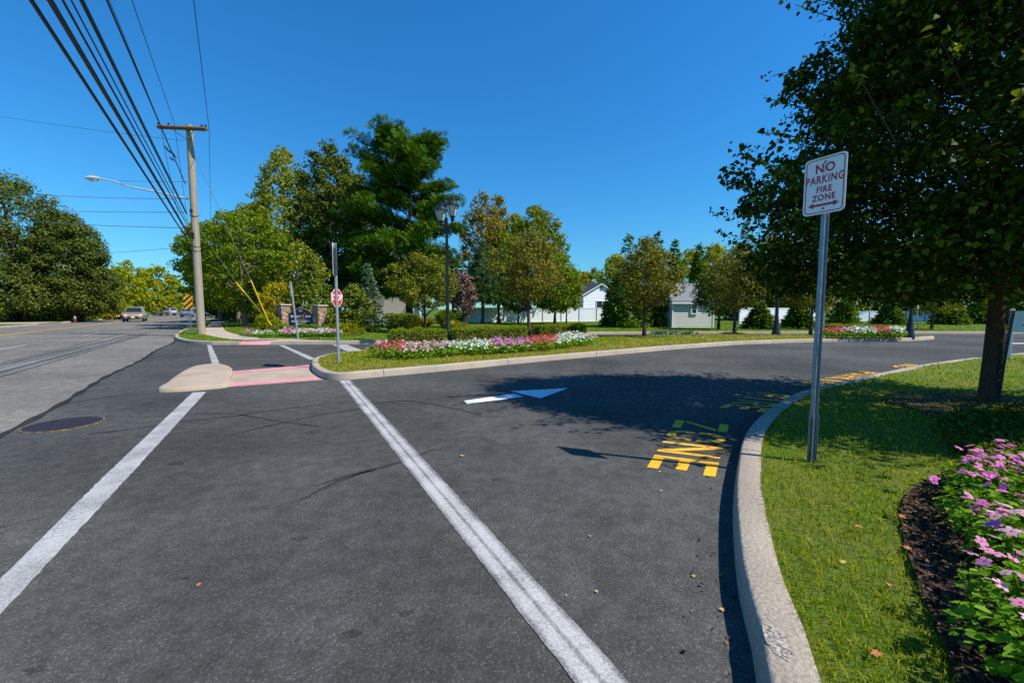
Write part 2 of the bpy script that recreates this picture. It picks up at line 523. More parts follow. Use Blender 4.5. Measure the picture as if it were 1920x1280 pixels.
def petal(name, c, eye=None):
    q = NB(name)
    q.P()
    r = q.geo.outputs['Random Per Island']
    q.color(q.ramp(r, [(0.0, tuple(x * 0.8 for x in c)), (1.0, tuple(min(1, x * 1.12) for x in c))]))
    q.set(0.6, 0, 0.2)
    tr = q.n('ShaderNodeBsdfTranslucent')
    tr.inputs['Color'].default_value = (*c, 1)
    mx = q.n('ShaderNodeMixShader')
    mx.inputs[0].default_value = 0.35
    q.link(q.b.outputs[0], mx.inputs[1])
    q.link(tr.outputs[0], mx.inputs[2])
    q.link(mx.outputs[0], q.out.inputs['Surface'])
    return q.m


FL = {'orchid': petal('orchid pink petals', (0.76, 0.26, 0.55)), 'magenta': petal('magenta pink petals', (0.76, 0.22, 0.54)), 'pale': petal('pale pink petals', (0.80, 0.46, 0.55)),
      'white': petal('white petals', (0.80, 0.80, 0.74)), 'coral': petal('coral pink petals', (0.80, 0.07, 0.15)),
      'pink': petal('pink petals', (0.78, 0.30, 0.50)), 'red': petal('red petals', (0.75, 0.06, 0.04)),
      'eye': petal('crimson flower eye', (0.55, 0.02, 0.14))}


# ------------------------------------------------------------------ object helpers
def tag(o, label=None, cat=None, group=None, kind=None):
    if label:
        o['label'] = label
    if cat:
        o['category'] = cat
    if group:
        o['group'] = group
    if kind:
        o['kind'] = kind
    return o


def thing(name, label, cat, loc=(0, 0, 0), rotz=0.0, group=None):
    o = bpy.data.objects.new(name, None)
    o.empty_display_size = 0.2
    COL.objects.link(o)
    o.location = loc
    o.rotation_euler = (0, 0, rotz)
    return tag(o, label, cat, group)


def mesh_np(name, V, F, mats, parent=None, smooth=False, fmat=None):
    """V (n,3) array, F list of arrays (k, corners) of equal corner count each"""
    me = bpy.data.meshes.new(name)
    V = np.asarray(V, dtype=np.float32).reshape(-1, 3)
    if not isinstance(F, list):
        F = [F]
    F = [np.asarray(f, dtype=np.int32) for f in F if len(f)]
    me.vertices.add(len(V))
    me.vertices.foreach_set('co', V.ravel())
    loops = np.concatenate([f.ravel() for f in F])
    tot = np.concatenate([np.full(len(f), f.shape[1], np.int32) for f in F])
    start = np.concatenate([[0], np.cumsum(tot)[:-1]]).astype(np.int32)
    me.loops.add(len(loops))
    me.loops.foreach_set('vertex_index', loops)
    me.polygons.add(len(tot))
    me.polygons.foreach_set('loop_start', start)
    me.polygons.foreach_set('loop_total', tot)
    if smooth:
        me.polygons.foreach_set('use_smooth', np.ones(len(tot), dtype=bool))
    if not isinstance(mats, (list, tuple)):
        mats = [mats]
    for m in mats:
        me.materials.append(m)
    if fmat is not None:
        me.polygons.foreach_set('material_index', np.asarray(fmat, dtype=np.int32))
    me.update(calc_edges=True)
    me.validate()
    o = bpy.data.objects.new(name, me)
    COL.objects.link(o)
    if parent is not None:
        o.parent = parent
    return o


class MB:
    """collects shapes and links them as ONE mesh object"""

    def __init__(s):
        s.v = []
        s.f = []

    def quad(s, *pts):
        n = len(s.v)
        s.v += [tuple(p) for p in pts]
        s.f.append(tuple(range(n, n + len(pts))))
        return s

    def box(s, c, d, rz=0.0, taper=1.0):
        n = len(s.v)
        cx, cy, cz = c
        hx, hy, hz = d[0] / 2, d[1] / 2, d[2] / 2
        ca, sa = math.cos(rz), math.sin(rz)
        for k in (-1, 1):
            t = taper if k == 1 else 1.0
            for (a, b) in ((-1, -1), (1, -1), (1, 1), (-1, 1)):
                x, y = a * hx * t, b * hy * t
                s.v.append((cx + x * ca - y * sa, cy + x * sa + y * ca, cz + k * hz))
        for q in ((3, 2, 1, 0), (4, 5, 6, 7), (0, 1, 5, 4), (1, 2, 6, 5), (2, 3, 7, 6), (3, 0, 4, 7)):
            s.f.append(tuple(n + i for i in q))
        return s

    def tube(s, pts, radii, n=8, cap=True, flat=1.0):
        pts = [Vector(p) for p in pts]
        if isinstance(radii, (int, float)):
            radii = [radii] * len(pts)
        base = len(s.v)
        up = Vector((0, 0, 1))
        for i, p in enumerate(pts):
            t = (pts[min(i + 1, len(pts) - 1)] - pts[max(i - 1, 0)]).normalized()
            a = t.cross(up)
            if a.length < 1e-3:
                a = Vector((1, 0, 0))
            a.normalize()
            b = a.cross(t).normalized()
            if i and a.dot(pa) < 0:
                a, b = -a, -b
            pa = a
            for k in range(n):
                an = 2 * math.pi * k / n
                q = p + (a * math.cos(an) + b * math.sin(an) * flat) * radii[i]
                s.v.append(tuple(q))
        for i in range(len(pts) - 1):
            for k in range(n):
                k2 = (k + 1) % n
                s.f.append((base + i * n + k, base + i * n + k2, base + (i + 1) * n + k2, base + (i + 1) * n + k))
        if cap:
            s.f.append(tuple(base + k for k in range(n))[::-1])
            e = base + (len(pts) - 1) * n
            s.f.append(tuple(e + k for k in range(n)))
        return s

    def lathe(s, prof, n=16, c=(0, 0, 0), axis='z', rot0=0.0):
        base = len(s.v)
        for (r, z) in prof:
            for k in range(n):
                a = 2 * math.pi * k / n + rot0
                x, y = r * math.cos(a), r * math.sin(a)
                if axis == 'z':
                    s.v.append((c[0] + x, c[1] + y, c[2] + z))
                elif axis == 'y':
                    s.v.append((c[0] + x, c[1] + z, c[2] + y))
                else:
                    s.v.append((c[0] + z, c[1] + x, c[2] + y))
        for i in range(len(prof) - 1):
            for k in range(n):
                k2 = (k + 1) % n
                s.f.append((base + i * n + k, base + i * n + k2, base + (i + 1) * n + k2, base + (i + 1) * n + k))
        s.f.append(tuple(base + k for k in range(n))[::-1])
        e = base + (len(prof) - 1) * n
        s.f.append(tuple(e + k for k in range(n)))
        return s

    def prism(s, poly, y0, y1, plane='xz', off=(0, 0, 0)):
        """extrude a 2-D outline"""
        n = len(s.v)
        m = len(poly)
        for y in (y0, y1):
            for (a, b) in poly:
                p = (a, y, b) if plane == 'xz' else (a, b, y)
                s.v.append((p[0] + off[0], p[1] + off[1], p[2] + off[2]))
        s.f.append(tuple(n + i for i in range(m)))
        s.f.append(tuple(n + m + i for i in range(m))[::-1])
        for i in range(m):
            j = (i + 1) % m
            s.f.append((n + j, n + i, n + m + i, n + m + j))
        return s

    def build(s, name, mat, parent=None, smooth=False, bevel=0.0, loc=None):
        me = bpy.data.meshes.new(name)
        me.from_pydata(s.v, [], s.f)
        bm = bmesh.new()
        bm.from_mesh(me)
        bmesh.ops.recalc_face_normals(bm, faces=bm.faces)
        if bevel:
            ed = [e for e in bm.edges if len(e.link_faces) == 2 and e.calc_face_angle(0) > 0.5]
            try:
                bmesh.ops.bevel(bm, geom=ed, offset=bevel, segments=2, affect='EDGES', profile=0.5, clamp_overlap=True)
            except Exception:
                pass
        bm.to_mesh(me)
        bm.free()
        if smooth:
            for p in me.polygons:
                p.use_smooth = True
            try:
                me.set_sharp_from_angle(angle=rad(38))
            except Exception:
                pass
        me.materials.append(mat)
        o = bpy.data.objects.new(name, me)
        COL.objects.link(o)
        if parent is not None:
            o.parent = parent
        if loc is not None:
            o.location = loc
        return o


def kids(o):
    return [c for c in COL.objects if c.parent == o]


CHILD = {}


def copy_tree(o, parent=None):
    c = o.copy()
    COL.objects.link(c)
    if parent is not None:
        c.parent = parent
    for ch in list(o.children):
        copy_tree(ch, c)
    return c


def text_geo(txt, size, bold=0.0, xs=1.0, align='CENTER', space=1.16):
    cu = bpy.data.curves.new('lettering', 'FONT')
    cu.body = txt
    cu.size = size
    cu.align_x = align
    cu.align_y = 'CENTER'
    cu.offset = bold
    cu.resolution_u = 3
    cu.space_character = space
    ob = bpy.data.objects.new('lettering', cu)
    COL.objects.link(ob)
    dg = bpy.context.evaluated_depsgraph_get()
    me = bpy.data.meshes.new_from_object(ob.evaluated_get(dg))
    V = [(v.co.x * xs, v.co.y) for v in me.vertices]
    F = [tuple(p.vertices) for p in me.polygons]
    bpy.data.objects.remove(ob)
    bpy.data.curves.remove(cu)
    bpy.data.meshes.remove(me)
    return V, F


def text_on(name, txt, size, mat, parent, x, z, y=-0.006, bold=0.0, xs=1.0):
    """lettering standing in the local xz plane, read from -y"""
    V, F = text_geo(txt, size, bold, xs)
    b = MB()
    b.v = [(x + a, y, z + c) for a, c in V]
    b.f = F
    return b.build(name, mat, parent)


# ------------------------------------------------------------------ curves and sheets
def catmull(pts, step=0.25, closed=False):
    P = [Vector((p[0], p[1])) for p in pts]
    out = []
    n = len(P)
    rng = range(n) if closed else range(n - 1)
    for i in rng:
        p1, p2 = P[i], P[(i + 1) % n]
        p0 = P[i - 1] if (i > 0 or closed) else p1 + (p1 - p2)
        p3 = P[(i + 2) % n] if (i + 2 < n or closed) else p2 + (p2 - p1)
        m = max(1, min(40, int((p2 - p1).length / step)))
        # centripetal parametrisation keeps uneven spacing from looping
        t0 = 0.0
        t1 = t0 + max(1e-4, (p1 - p0).length) ** 0.5
        t2 = t1 + max(1e-4, (p2 - p1).length) ** 0.5
        t3 = t2 + max(1e-4, (p3 - p2).length) ** 0.5
        for k in range(m):
            t = t1 + (t2 - t1) * k / m
            a1 = p0 * ((t1 - t) / (t1 - t0)) + p1 * ((t - t0) / (t1 - t0))
            a2 = p1 * ((t2 - t) / (t2 - t1)) + p2 * ((t - t1) / (t2 - t1))
            a3 = p2 * ((t3 - t) / (t3 - t2)) + p3 * ((t - t2) / (t3 - t2))
            b1 = a1 * ((t2 - t) / (t2 - t0)) + a2 * ((t - t0) / (t2 - t0))
            b2 = a2 * ((t3 - t) / (t3 - t1)) + a3 * ((t - t1) / (t3 - t1))
            c = b1 * ((t2 - t) / (t2 - t1)) + b2 * ((t - t1) / (t2 - t1))
            out.append((c.x, c.y))
    if not closed:
        out.append((P[-1].x, P[-1].y))
    return np.array(out)


def offset(P, d, closed=False):
    """shift a polyline to its left by d"""
    P = np.asarray(P)
    if closed:
        T = np.roll(P, -1, 0) - np.roll(P, 1, 0)
    else:
        T = np.gradient(P, axis=0)
    T /= np.maximum(1e-9, np.linalg.norm(T, axis=1))[:, None]
    N = np.stack([-T[:, 1], T[:, 0]], 1)
    return P + N * d


def inside(poly, X):
    poly = np.asarray(poly)
    x, y = X[:, 0], X[:, 1]
    r = np.zeros(len(X), bool)
    j = len(poly) - 1
    for i in range(len(poly)):
        xi, yi = poly[i]
        xj, yj = poly[j]
        c = ((yi > y) != (yj > y)) & (x < (xj - xi) * (y - yi) / ((yj - yi) if yj != yi else 1e-12) + xi)
        r ^= c
        j = i
    return r


def dist_line(P, X):
    """distance of points X to a polyline P"""
    P = np.asarray(P)
    best = np.full(len(X), 1e9)
    for a, b in zip(P[:-1], P[1:]):
        d = b - a
        t = np.clip(((X - a) @ d) / max(1e-12, d @ d), 0, 1)
        q = a + t[:, None] * d
        best = np.minimum(best, np.linalg.norm(X - q, axis=1))
    return best


def sheet(name, poly, zf, mat, grid=None, parent=None, kind='structure', extra=None):
    """a ground sheet inside an outline; zf a number or a function of (n,2) points; grid the inner point spacing"""
    poly = np.asarray(poly, float)
    pts = [Vector((p[0], p[1])) for p in poly]
    n = len(pts)
    edges = [(i, (i + 1) % n) for i in range(n)]
    if grid:
        mn, mx = poly.min(0), poly.max(0)
        xs = np.arange(mn[0], mx[0], grid)
        ys = np.arange(mn[1], mx[1], grid)
        X = np.stack(np.meshgrid(xs, ys), -1).reshape(-1, 2)
        X = X + RNG.uniform(-0.2, 0.2, X.shape) * grid
        X = X[inside(poly, X)]
        X = X[dist_line(np.vstack([poly, poly[:1]]), X) > grid * 0.35]
        pts += [Vector((p[0], p[1])) for p in X]
    if extra is not None:
        pts += [Vector((p[0], p[1])) for p in extra]
    vo, eo, fo, _, _, _ = delaunay_2d_cdt(pts, edges, [], 1, 1e-5)
    XY = np.array([(v.x, v.y) for v in vo])
    Z = zf(XY) if callable(zf) else np.full(len(XY), float(zf))
    V = np.column_stack([XY, Z])
    F = np.array([f for f in fo if len(f) == 3], int)
    a, b, c = V[F[:, 0]], V[F[:, 1]], V[F[:, 2]]
    flip = np.cross(b - a, c - a)[:, 2] < 0
    F[flip] = F[flip][:, ::-1]
    o = mesh_np(name, V, F, mat, parent, smooth=bool(grid))
    if kind:
        o['kind'] = kind
    return o


def kerb(name, line, mat, side=1, h=0.15, w=0.17, seg=3.0, closed=False, gap=0.014, zf=None):
    """kerb of cast lengths along its road edge; side=1: kerb lies left of the line"""
    line = np.asarray(line)
    prof = [(0.0, -0.06), (0.022, h - 0.03), (0.030, h - 0.010), (0.045, h), (w, h), (w, -0.06)]
    rows = [(offset(line, side * a, closed), z) for a, z in prof]
    dl = np.linalg.norm(np.diff(line, axis=0), axis=1)
    s = np.concatenate([[0], np.cumsum(dl)])
    b = MB()
    m = len(prof)
    ends = np.arange(0, s[-1], seg)
    ends = np.append(ends[:-1] if s[-1] - ends[-1] < 0.6 else ends, s[-1])
    for s0, s1 in zip(ends[:-1], ends[1:]):
        a0, a1 = s0 + (gap if s0 > 0 else 0), s1
        ss = np.concatenate([[a0], s[(s > a0 + 0.02) & (s < a1 - 0.02)], [a1]])
        base = len(b.v)
        for t in ss:
            for R, z in rows:
                b.v.append((float(np.interp(t, s, R[:, 0])), float(np.interp(t, s, R[:, 1])), z))
        for i in range(len(ss) - 1):
            for k in range(m - 1):
                b.f.append((base + i * m + k, base + i * m + k + 1, base + (i + 1) * m + k + 1, base + (i + 1) * m + k))
        b.f.append(tuple(base + k for k in range(m)))
        e = base + (len(ss) - 1) * m
        b.f.append(tuple(e + k for k in range(m))[::-1])
    o = b.build(name, mat, None, True)
    o['kind'] = 'structure'
    return o


def strip(name, pts, z, mat, parent, jag=0.0, seg=0.12):
    """flat painted quad or polygon; jag roughens the outline"""
    P = [Vector((p[0], p[1])) for p in pts]
    if jag:
        out = []
        n = len(P)
        for i in range(n):
            a, b = P[i], P[(i + 1) % n]
            m = max(1, int((b - a).length / seg))
            for k in range(m):
                q = a.lerp(b, k / m)
                out.append(q + Vector((random.uniform(-jag, jag), random.uniform(-jag, jag))))
        P = out
    return sheet(name, [(p.x, p.y) for p in P], z, mat, parent=parent, kind=None)


def ribbon(name, pts, w, z, mat, parent, jag=0.3):
    P = catmull(pts, 0.15)
    ww = w * (1 + RNG.uniform(-jag, jag, len(P)))
    ww[0] *= 0.3
    ww[-1] *= 0.3
    A = np.array([offset(P, x / 2)[i] for i, x in enumerate(ww)])
    B = np.array([offset(P, -x / 2)[i] for i, x in enumerate(ww)])
    V = np.column_stack([np.vstack([A, B]), np.full(2 * len(P), z)])
    n = len(P)
    F = np.array([(i, n + i, n + i + 1, i + 1) for i in range(n - 1)])
    return mesh_np(name, V, F, mat, parent)
# ------------------------------------------------------------------ foliage
LEAF_T = {
    # local (along, across, fold) outline and faces
    'quad': (np.array([(0, 0, 0), (.5, -.32, .06), (1, 0, 0), (.5, .32, .06)]), np.array([(0, 1, 2, 3)])),
    'oval': (np.array([(0, 0, 0), (.35, -.27, .07), (.8, -.18, .05), (1, 0, -.04), (.8, .18, .05), (.35, .27, .07)]),
             np.array([(0, 1, 2, 3), (0, 3, 4, 5)])),
    'heart': (np.array([(0.08, 0, 0), (-.02, -.26, .05), (.35, -.46, .09), (.72, -.24, .05), (1.05, 0, -.06), (.72, .24, .05), (.35, .46, .09), (-.02, .26, .05)]),
              np.array([(0, 1, 2, 3), (0, 3, 4, 4), (0, 4, 5, 5), (0, 5, 6, 7)])),
    'needle': (np.array([(0, -.06, 0), (0, .06, 0), (1, .02, 0), (1, -.02, 0)]), np.array([(0, 1, 2, 3)])),
    'tuft': (np.array([(0, 0, 0), (.9, -.42, .05), (1.0, -.24, 0), (0, .0, 0.01), (1.1, -.06, .03), (1.08, .10, 0), (0, 0, -.01), (.95, .30, .04), (.85, .45, 0)]),
             np.array([(0, 1, 2), (3, 4, 5), (6, 7, 8)])),
    'spray': (np.array([(0, -.09, 0), (.6, -.2, .03), (1, 0, 0), (.6, .2, .03), (0, .09, 0)]), np.array([(0, 1, 2), (0, 2, 3), (0, 3, 4)])),
    'blade': (np.array([(0, -.05, 0), (0, .05, 0), (.55, .035, .05), (.55, -.035, .05), (1, 0, .22)]), None),
}


def frames(Nrm, rng, T=None):
    N = Nrm / np.maximum(1e-9, np.linalg.norm(Nrm, axis=1))[:, None]
    if T is None:
        T = rng.normal(size=N.shape)
    T = T - (T * N).sum(1)[:, None] * N
    T /= np.maximum(1e-9, np.linalg.norm(T, axis=1))[:, None]
    return N, T, np.cross(N, T)


def leaf_geo(C, Nrm, size, kind, rng, T=None, var=0.35):
    N, T, B = frames(Nrm, rng, T)
    tv, tf = LEAF_T[kind]
    n = len(C)
    s = size * rng.uniform(1 - var, 1 + var, n)
    V = (C[:, None, :] + (T[:, None, :] * tv[None, :, 0:1] + B[:, None, :] * tv[None, :, 1:2] + N[:, None, :] * tv[None, :, 2:3]) * s[:, None, None])
    V = V.reshape(-1, 3)
    k = len(tv)
    out = []
    if kind == 'heart':
        q = np.array([(0, 1, 2, 3), (0, 5, 6, 7)])
        t = np.array([(0, 3, 4), (0, 4, 5)])
        out.append((np.arange(n) * k)[:, None, None] + q[None])
        out.append((np.arange(n) * k)[:, None, None] + t[None])
    else:
        out.append((np.arange(n) * k)[:, None, None] + tf[None])
    return V, [o.reshape(-1, o.shape[-1]) for o in out]


PROF = {
    'round': [(0, .40), (.12, .78), (.35, 1), (.6, .95), (.82, .66), (.95, .34), (1, .12)],
    'oval': [(0, .35), (.15, .75), (.4, 1), (.62, .9), (.82, .6), (.95, .25), (1, .08)],
    'vase': [(0, .35), (.2, .7), (.5, 1), (.75, .97), (.9, .72), (1, .3)],
    'cone': [(0, .9), (.08, 1), (.3, .78), (.6, .46), (.85, .18), (1, .02)],
    'column': [(0, .55), (.2, .9), (.45, 1), (.7, .78), (.88, .42), (1, .08)],
    'linden': [(0, .68), (.06, .95), (.2, 1), (.29, .97), (.35, .84), (.5, .74), (.7, .60), (.88, .34), (1, .04)],
    'dome': [(0, .95), (.25, 1), (.55, .88), (.8, .6), (1, .1)],
    'wide': [(0, .70), (.15, .95), (.4, 1), (.65, .85), (.85, .55), (1, .15)],
}


def crown_points(rng, z0, z1, R, prof, clumps, per, cr, flat=0.75, inner=0.35, squash=1.0, lump=0.25):
    """leaf centres and outward directions spread over clumps filling an uneven envelope"""
    t = rng.uniform(0, 1, clumps * 4)
    pt, pr = zip(*PROF[prof])
    r = np.interp(t, pt, pr)
    keep = rng.uniform(0, 1, len(t)) < r ** 1.2 * 0.9 + 0.08
    t = t[keep][:clumps]
    r = np.interp(t, pt, pr)
    n = len(t)
    a = rng.uniform(0, 2 * np.pi, n)
    ph = rng.uniform(0, 6.28, 4)
    wob = 1 + lump * (0.5 * np.sin(2 * a + ph[0] + 3 * t) + 0.35 * np.sin(3 * a + ph[1] - 5 * t) + 0.3 * np.sin(5 * a + ph[2] + 9 * t))
    rr = R * r * wob * np.sqrt(rng.uniform(inner, 1.0, n))
    out = rng.uniform(0, 1, n) < 0.17
    rr = np.maximum(0, rr - cr * 0.45) + np.where(out, cr * rng.uniform(0.3, 0.95, n), 0)
    C = np.stack([rr * np.cos(a), rr * np.sin(a) * squash, z0 + t * (z1 - z0)], 1)
    C[:, 2] = np.clip(C[:, 2], z0 + cr * 0.4, z1 - cr * 0.35)
    crs = cr * rng.uniform(0.55, 1.3, n) * np.where(out, 0.55, 1.0)
    D = rng.normal(size=(n, per, 3))
    D /= np.linalg.norm(D, axis=2)[..., None]
    rad_ = rng.uniform(0.25, 1, (n, per)) ** 0.45
    P = C[:, None, :] + D * np.array([1, 1, flat]) * (rad_ * crs[:, None])[..., None]
    return P.reshape(-1, 3), D.reshape(-1, 3), C


def trunk_mb(H, r0, rng, limbs=None, lean=(0, 0), fork=None, r1=0.25, nseg=7, sides=9, wob=0.02, flare=0.35):
    b = MB()
    pts, rs = [], []
    ph = rng.uniform(0, 6.28, 2)
    for i in range(nseg + 1):
        t = i / nseg
        pts.append((lean[0] * t + wob * H * math.sin(3 * t + ph[0]) * t, lean[1] * t + wob * H * math.sin(2.6 * t + ph[1]) * t, H * t))
        rs.append(r0 * (1 - (1 - r1) * t) * (1.0 + flare * math.exp(-t * nseg * 1.6)))
    pts.insert(0, (0, 0, -0.15))
    rs.insert(0, rs[0] * 1.15)
    b.tube(pts, rs, sides)
    if limbs is not None:
        for c in limbs:
            zc = float(c[2])
            zs = min(H * 0.96, max(0.22 * H, zc - rng.uniform(0.35, 0.75) * math.hypot(c[0], c[1]) - 0.05 * H))
            t = zs / H
            s = Vector((lean[0] * t, lean[1] * t, zs))
            e = Vector(c)
            mid = s.lerp(e, 0.5) + Vector((0, 0, 0.06 * (e - s).length))
            rb = r0 * (1 - (1 - r1) * t) * 0.42
            b.tube([s, mid, e], [rb, rb * 0.62, rb * 0.2], 6, cap=False)
    return b


def leafy(name, label, cat, base, H, z0, R, prof, mat, leaf, kind='quad', clumps=90, per=90, cr=0.8, seed=1, trunk=0.14,
          bark='bark', limbs=26, flat=0.75, squash=1.0, group=None, lump=0.25, inner=0.35, lean=(0, 0), th=0.8, upb=0.55, crown='crown', rot=0.0, tsides=9):
    """a tree or shrub with a trunk and a crown of separate leaves"""
    rng = np.random.default_rng(seed)
    root = thing(name, label, cat, base, rot, group)
    P, D, C = crown_points(rng, z0, H, R, prof, clumps, per, cr, flat, inner, squash, lump)
    Nn = D * 1.15 + rng.normal(size=D.shape) * 0.42 + np.array([0, 0, upb * .8])
    T = D + rng.normal(size=D.shape) * 0.7 + np.array([0, 0, -0.35])
    V, F = leaf_geo(P, Nn, leaf, kind, rng, T)
    o = mesh_np(crown, V, F, mat, root)
    if trunk:
        li = C[rng.permutation(len(C))[:limbs]] if limbs else None
        trunk_mb(H * th, trunk, rng, li, lean, sides=tsides).build('trunk', M[bark], root, True)
    return root


def conifer(name, label, cat, base, H, z0, R, mat, seed=1, levels=26, arms=9, leaf=0.32, droop=0.25, trunk=0.12, bark='bark', group=None, power=0.9, per=26, kind='spray', top=0.25):
    """spruce or fir: whorls of drooping boughs, narrower towards the tip"""
    rng = np.random.default_rng(seed)
    root = thing(name, label, cat, base, 0, group)
    Ps, Ds = [], []
    for i in range(levels):
        t = (i + rng.uniform(0, 0.6)) / levels
        z = z0 + (H - z0) * t
        Rt = R * (1 - t) ** power + 0.03 * R
        na = max(4, int(arms * (0.45 + 0.55 * (1 - t))))
        for k in range(na):
            a = rng.uniform(0, 6.283)
            ln = Rt * rng.uniform(0.72, 1.12)
            m = max(5, int(per * ln / R))
            u = rng.uniform(0.18, 1, m) ** 0.8
            w = rng.normal(0, 0.13, m) * ln * (1.1 - 0.6 * u)
            x = u * ln
            dz = -droop * x * u + top * (t > 0.8) * x + rng.normal(0, 0.05, m) * ln
            Ps.append(np.stack([x * math.cos(a) - w * math.sin(a), x * math.sin(a) + w * math.cos(a), z + dz], 1))
            dd = np.stack([np.full(m, math.cos(a)), np.full(m, math.sin(a)), np.full(m, -0.25)], 1)
            dd[:, 0] += -np.sign(w) * 0.5 * math.sin(a)
            dd[:, 1] += np.sign(w) * 0.5 * math.cos(a)
            Ds.append(dd)
    tip = rng.uniform(0, 1, 30)
    Ps.append(np.stack([rng.normal(0, .03 * R, 30), rng.normal(0, .03 * R, 30), H - 0.09 * (H - z0) * tip], 1))
    Ds.append(np.tile([0, 0, 1.0], (30, 1)) + rng.normal(0, .3, (30, 3)))
    P, D = np.vstack(Ps), np.vstack(Ds)
    Nn = np.tile([0, 0, 1.0], (len(P), 1)) + rng.normal(0, 0.45, P.shape)
    V, F = leaf_geo(P, Nn, leaf, kind, rng, D + rng.normal(0, .35, D.shape))
    mesh_np('crown', V, F, mat, root)
    trunk_mb(H * 0.94, trunk, rng, None, r1=0.12).build('trunk', M[bark], root, True)
    return root


def white_pine(name, label, base, H, z0, R, mat, seed=1, bark='bark_dark', levels=13, leaf=0.42, lean=0.0):
    """open, layered pine: whorls of long level boughs carrying plumes of upswept needles"""
    rng = np.random.default_rng(seed)
    root = thing(name, label, 'tree', base)
    tb = trunk_mb(H * 0.97, 0.34, rng, None, r1=0.14, nseg=10, lean=(lean, 0))
    Ps, Ds = [], []
    for i in range(levels):
        t = (i + rng.uniform(-0.2, 0.3)) / levels
        t = min(max(t, 0), 1)
        z = z0 + (H - z0) * t * 0.96
        Rt = R * float(np.interp(t, [0, .15, .35, .6, .8, 1], [.80, 1.0, .92, .84, .74, .30]))
        for k in range(int(rng.integers(5, 8))):
            a = rng.uniform(0, 6.283)
            ln = Rt * rng.uniform(0.5, 1.12)
            rise = (0.06 + 0.55 * t ** 1.5) * ln
            s = Vector((lean * t, 0, z))
            e = Vector((lean * t + ln * math.cos(a), ln * math.sin(a), z + rise))
            tb.tube([s, s.lerp(e, 0.5) + Vector((0, 0, -0.03 * ln)), e], [0.09 * (1.15 - t), 0.06 * (1.15 - t), 0.02], 5, cap=False)
            m = int(4 + ln * 1.5)
            for j in range(m):
                u = 0.34 + 0.7 * (j + rng.uniform(0, 1)) / m
                c = np.array(s.lerp(e, u)) + np.array([rng.normal(0, .36), rng.normal(0, .36), 0.15 + rng.normal(0, 0.1)])
                q = 46
                d = rng.normal(size=(q, 3))
                d /= np.linalg.norm(d, axis=1)[:, None]
                cr = rng.uniform(0.5, 0.95)
                Ps.append(c + d * np.array([1, 1, 0.42]) * cr * rng.uniform(0.3, 1, (q, 1)) ** 0.5)
                Ds.append(d * 0.8 + np.array([0.55 * math.cos(a), 0.55 * math.sin(a), 0.75]))
    P, D = np.vstack(Ps), np.vstack(Ds)
    Nn = rng.normal(size=P.shape) + np.array([0, 0, 0.7])
    V, F = leaf_geo(P, Nn, leaf, 'tuft', rng, D + rng.normal(0, .25, D.shape))
    mesh_np('crown', V, F, mat, root)
    tb.build('trunk', M[bark], root, True)
    return root


def hedge(label, p0, p1, depth, h, seed, z, mat='hedge', leaf=0.055, dens=1500, name='clipped_hedge', group=None, round_=0.18):
    """clipped hedge between two ground points: a dense box of leaves on its surface"""
    rng = np.random.default_rng(seed)
    a, b = Vector((p0[0], p0[1], 0)), Vector((p1[0], p1[1], 0))
    ln = (b - a).length
    mid = (a + b) / 2
    root = thing(name, label, 'hedge', (mid.x, mid.y, z), math.atan2((b - a).y, (b - a).x), group)
    n = int(dens * (ln * depth + 2 * ln * h + 2 * depth * h))
    # points on a rounded box (superellipsoid)
    d = rng.normal(size=(n, 3))
    d /= np.abs(d).max(1)[:, None]
    f = rng.integers(0, 3, n)
    X = rng.uniform(-1, 1, (n, 3))
    area = np.array([depth * h, ln * h, ln * depth])
    ax = rng.choice(3, n, p=area / area.sum())
    sg = np.where(rng.uniform(0, 1, n) < 0.5, -1, 1)
    X[np.arange(n), ax] = sg
    Nn = np.zeros((n, 3))
    Nn[np.arange(n), ax] = sg
    S = np.array([ln / 2, depth / 2, h / 2])
    P = X * S
    rr = round_ * min(depth, h)
    inner = np.clip(P, -(S - rr), S - rr)
    dd = P - inner
    dl = np.linalg.norm(dd, axis=1)
    P = np.where(dl[:, None] > rr, inner + dd / np.maximum(dl, 1e-6)[:, None] * rr, P)
    bump_ = 0.03 * np.sin(P[:, 0] * 5 + seed) + 0.025 * np.sin(P[:, 0] * 11 + P[:, 2] * 7)
    P = P + Nn * (bump_ + rng.uniform(-0.07, 0.025, n))[:, None]
    P[:, 2] += h / 2
    Nf = Nn * 0.7 + rng.normal(0, .55, (n, 3)) + np.array([0, 0, .25])
    V, F = leaf_geo(P, Nf, leaf, 'oval', rng, Nn + rng.normal(0, .8, (n, 3)) + np.array([0, 0, .5]))
    mesh_np('foliage', V, F, L[mat], root)
    mb = MB()
    mb.box((0, 0, h * 0.46), (ln - 0.22, depth - 0.24, h * 0.80))
    mb.build('branch_core', M['bark_dark'], root)
    return root


def shrub(name, label, base, R, h, mat, seed, leaf=0.08, n=1500, prof='dome', cat='shrub', group=None, kind='oval', stems=5, lump=0.12, cr=0.22):
    rng = np.random.default_rng(seed)
    root = thing(name, label, cat, base, rng.uniform(0, 6), group)
    cl = max(10, n // 45)
    P, D, C = crown_points(rng, 0.0, h, R, prof, cl, 45, R * cr, 0.85, 0.55, 1.0, lump)
    Nn = D * 0.6 + rng.normal(0, .5, D.shape) + np.array([0, 0, .5])
    V, F = leaf_geo(P, Nn, leaf, kind, rng, D + rng.normal(0, .6, D.shape))
    mesh_np('foliage', V, F, mat, root)
    b = MB()
    for c in C[rng.permutation(len(C))[:stems]]:
        b.tube([(c[0] * .1, c[1] * .1, -0.08), (c[0] * .5, c[1] * .5, c[2] * .55), tuple(c)], [0.02 * h + .006, 0.012 * h + .004, 0.006], 5)
    b.build('stem', M['bark'], root)
    return root


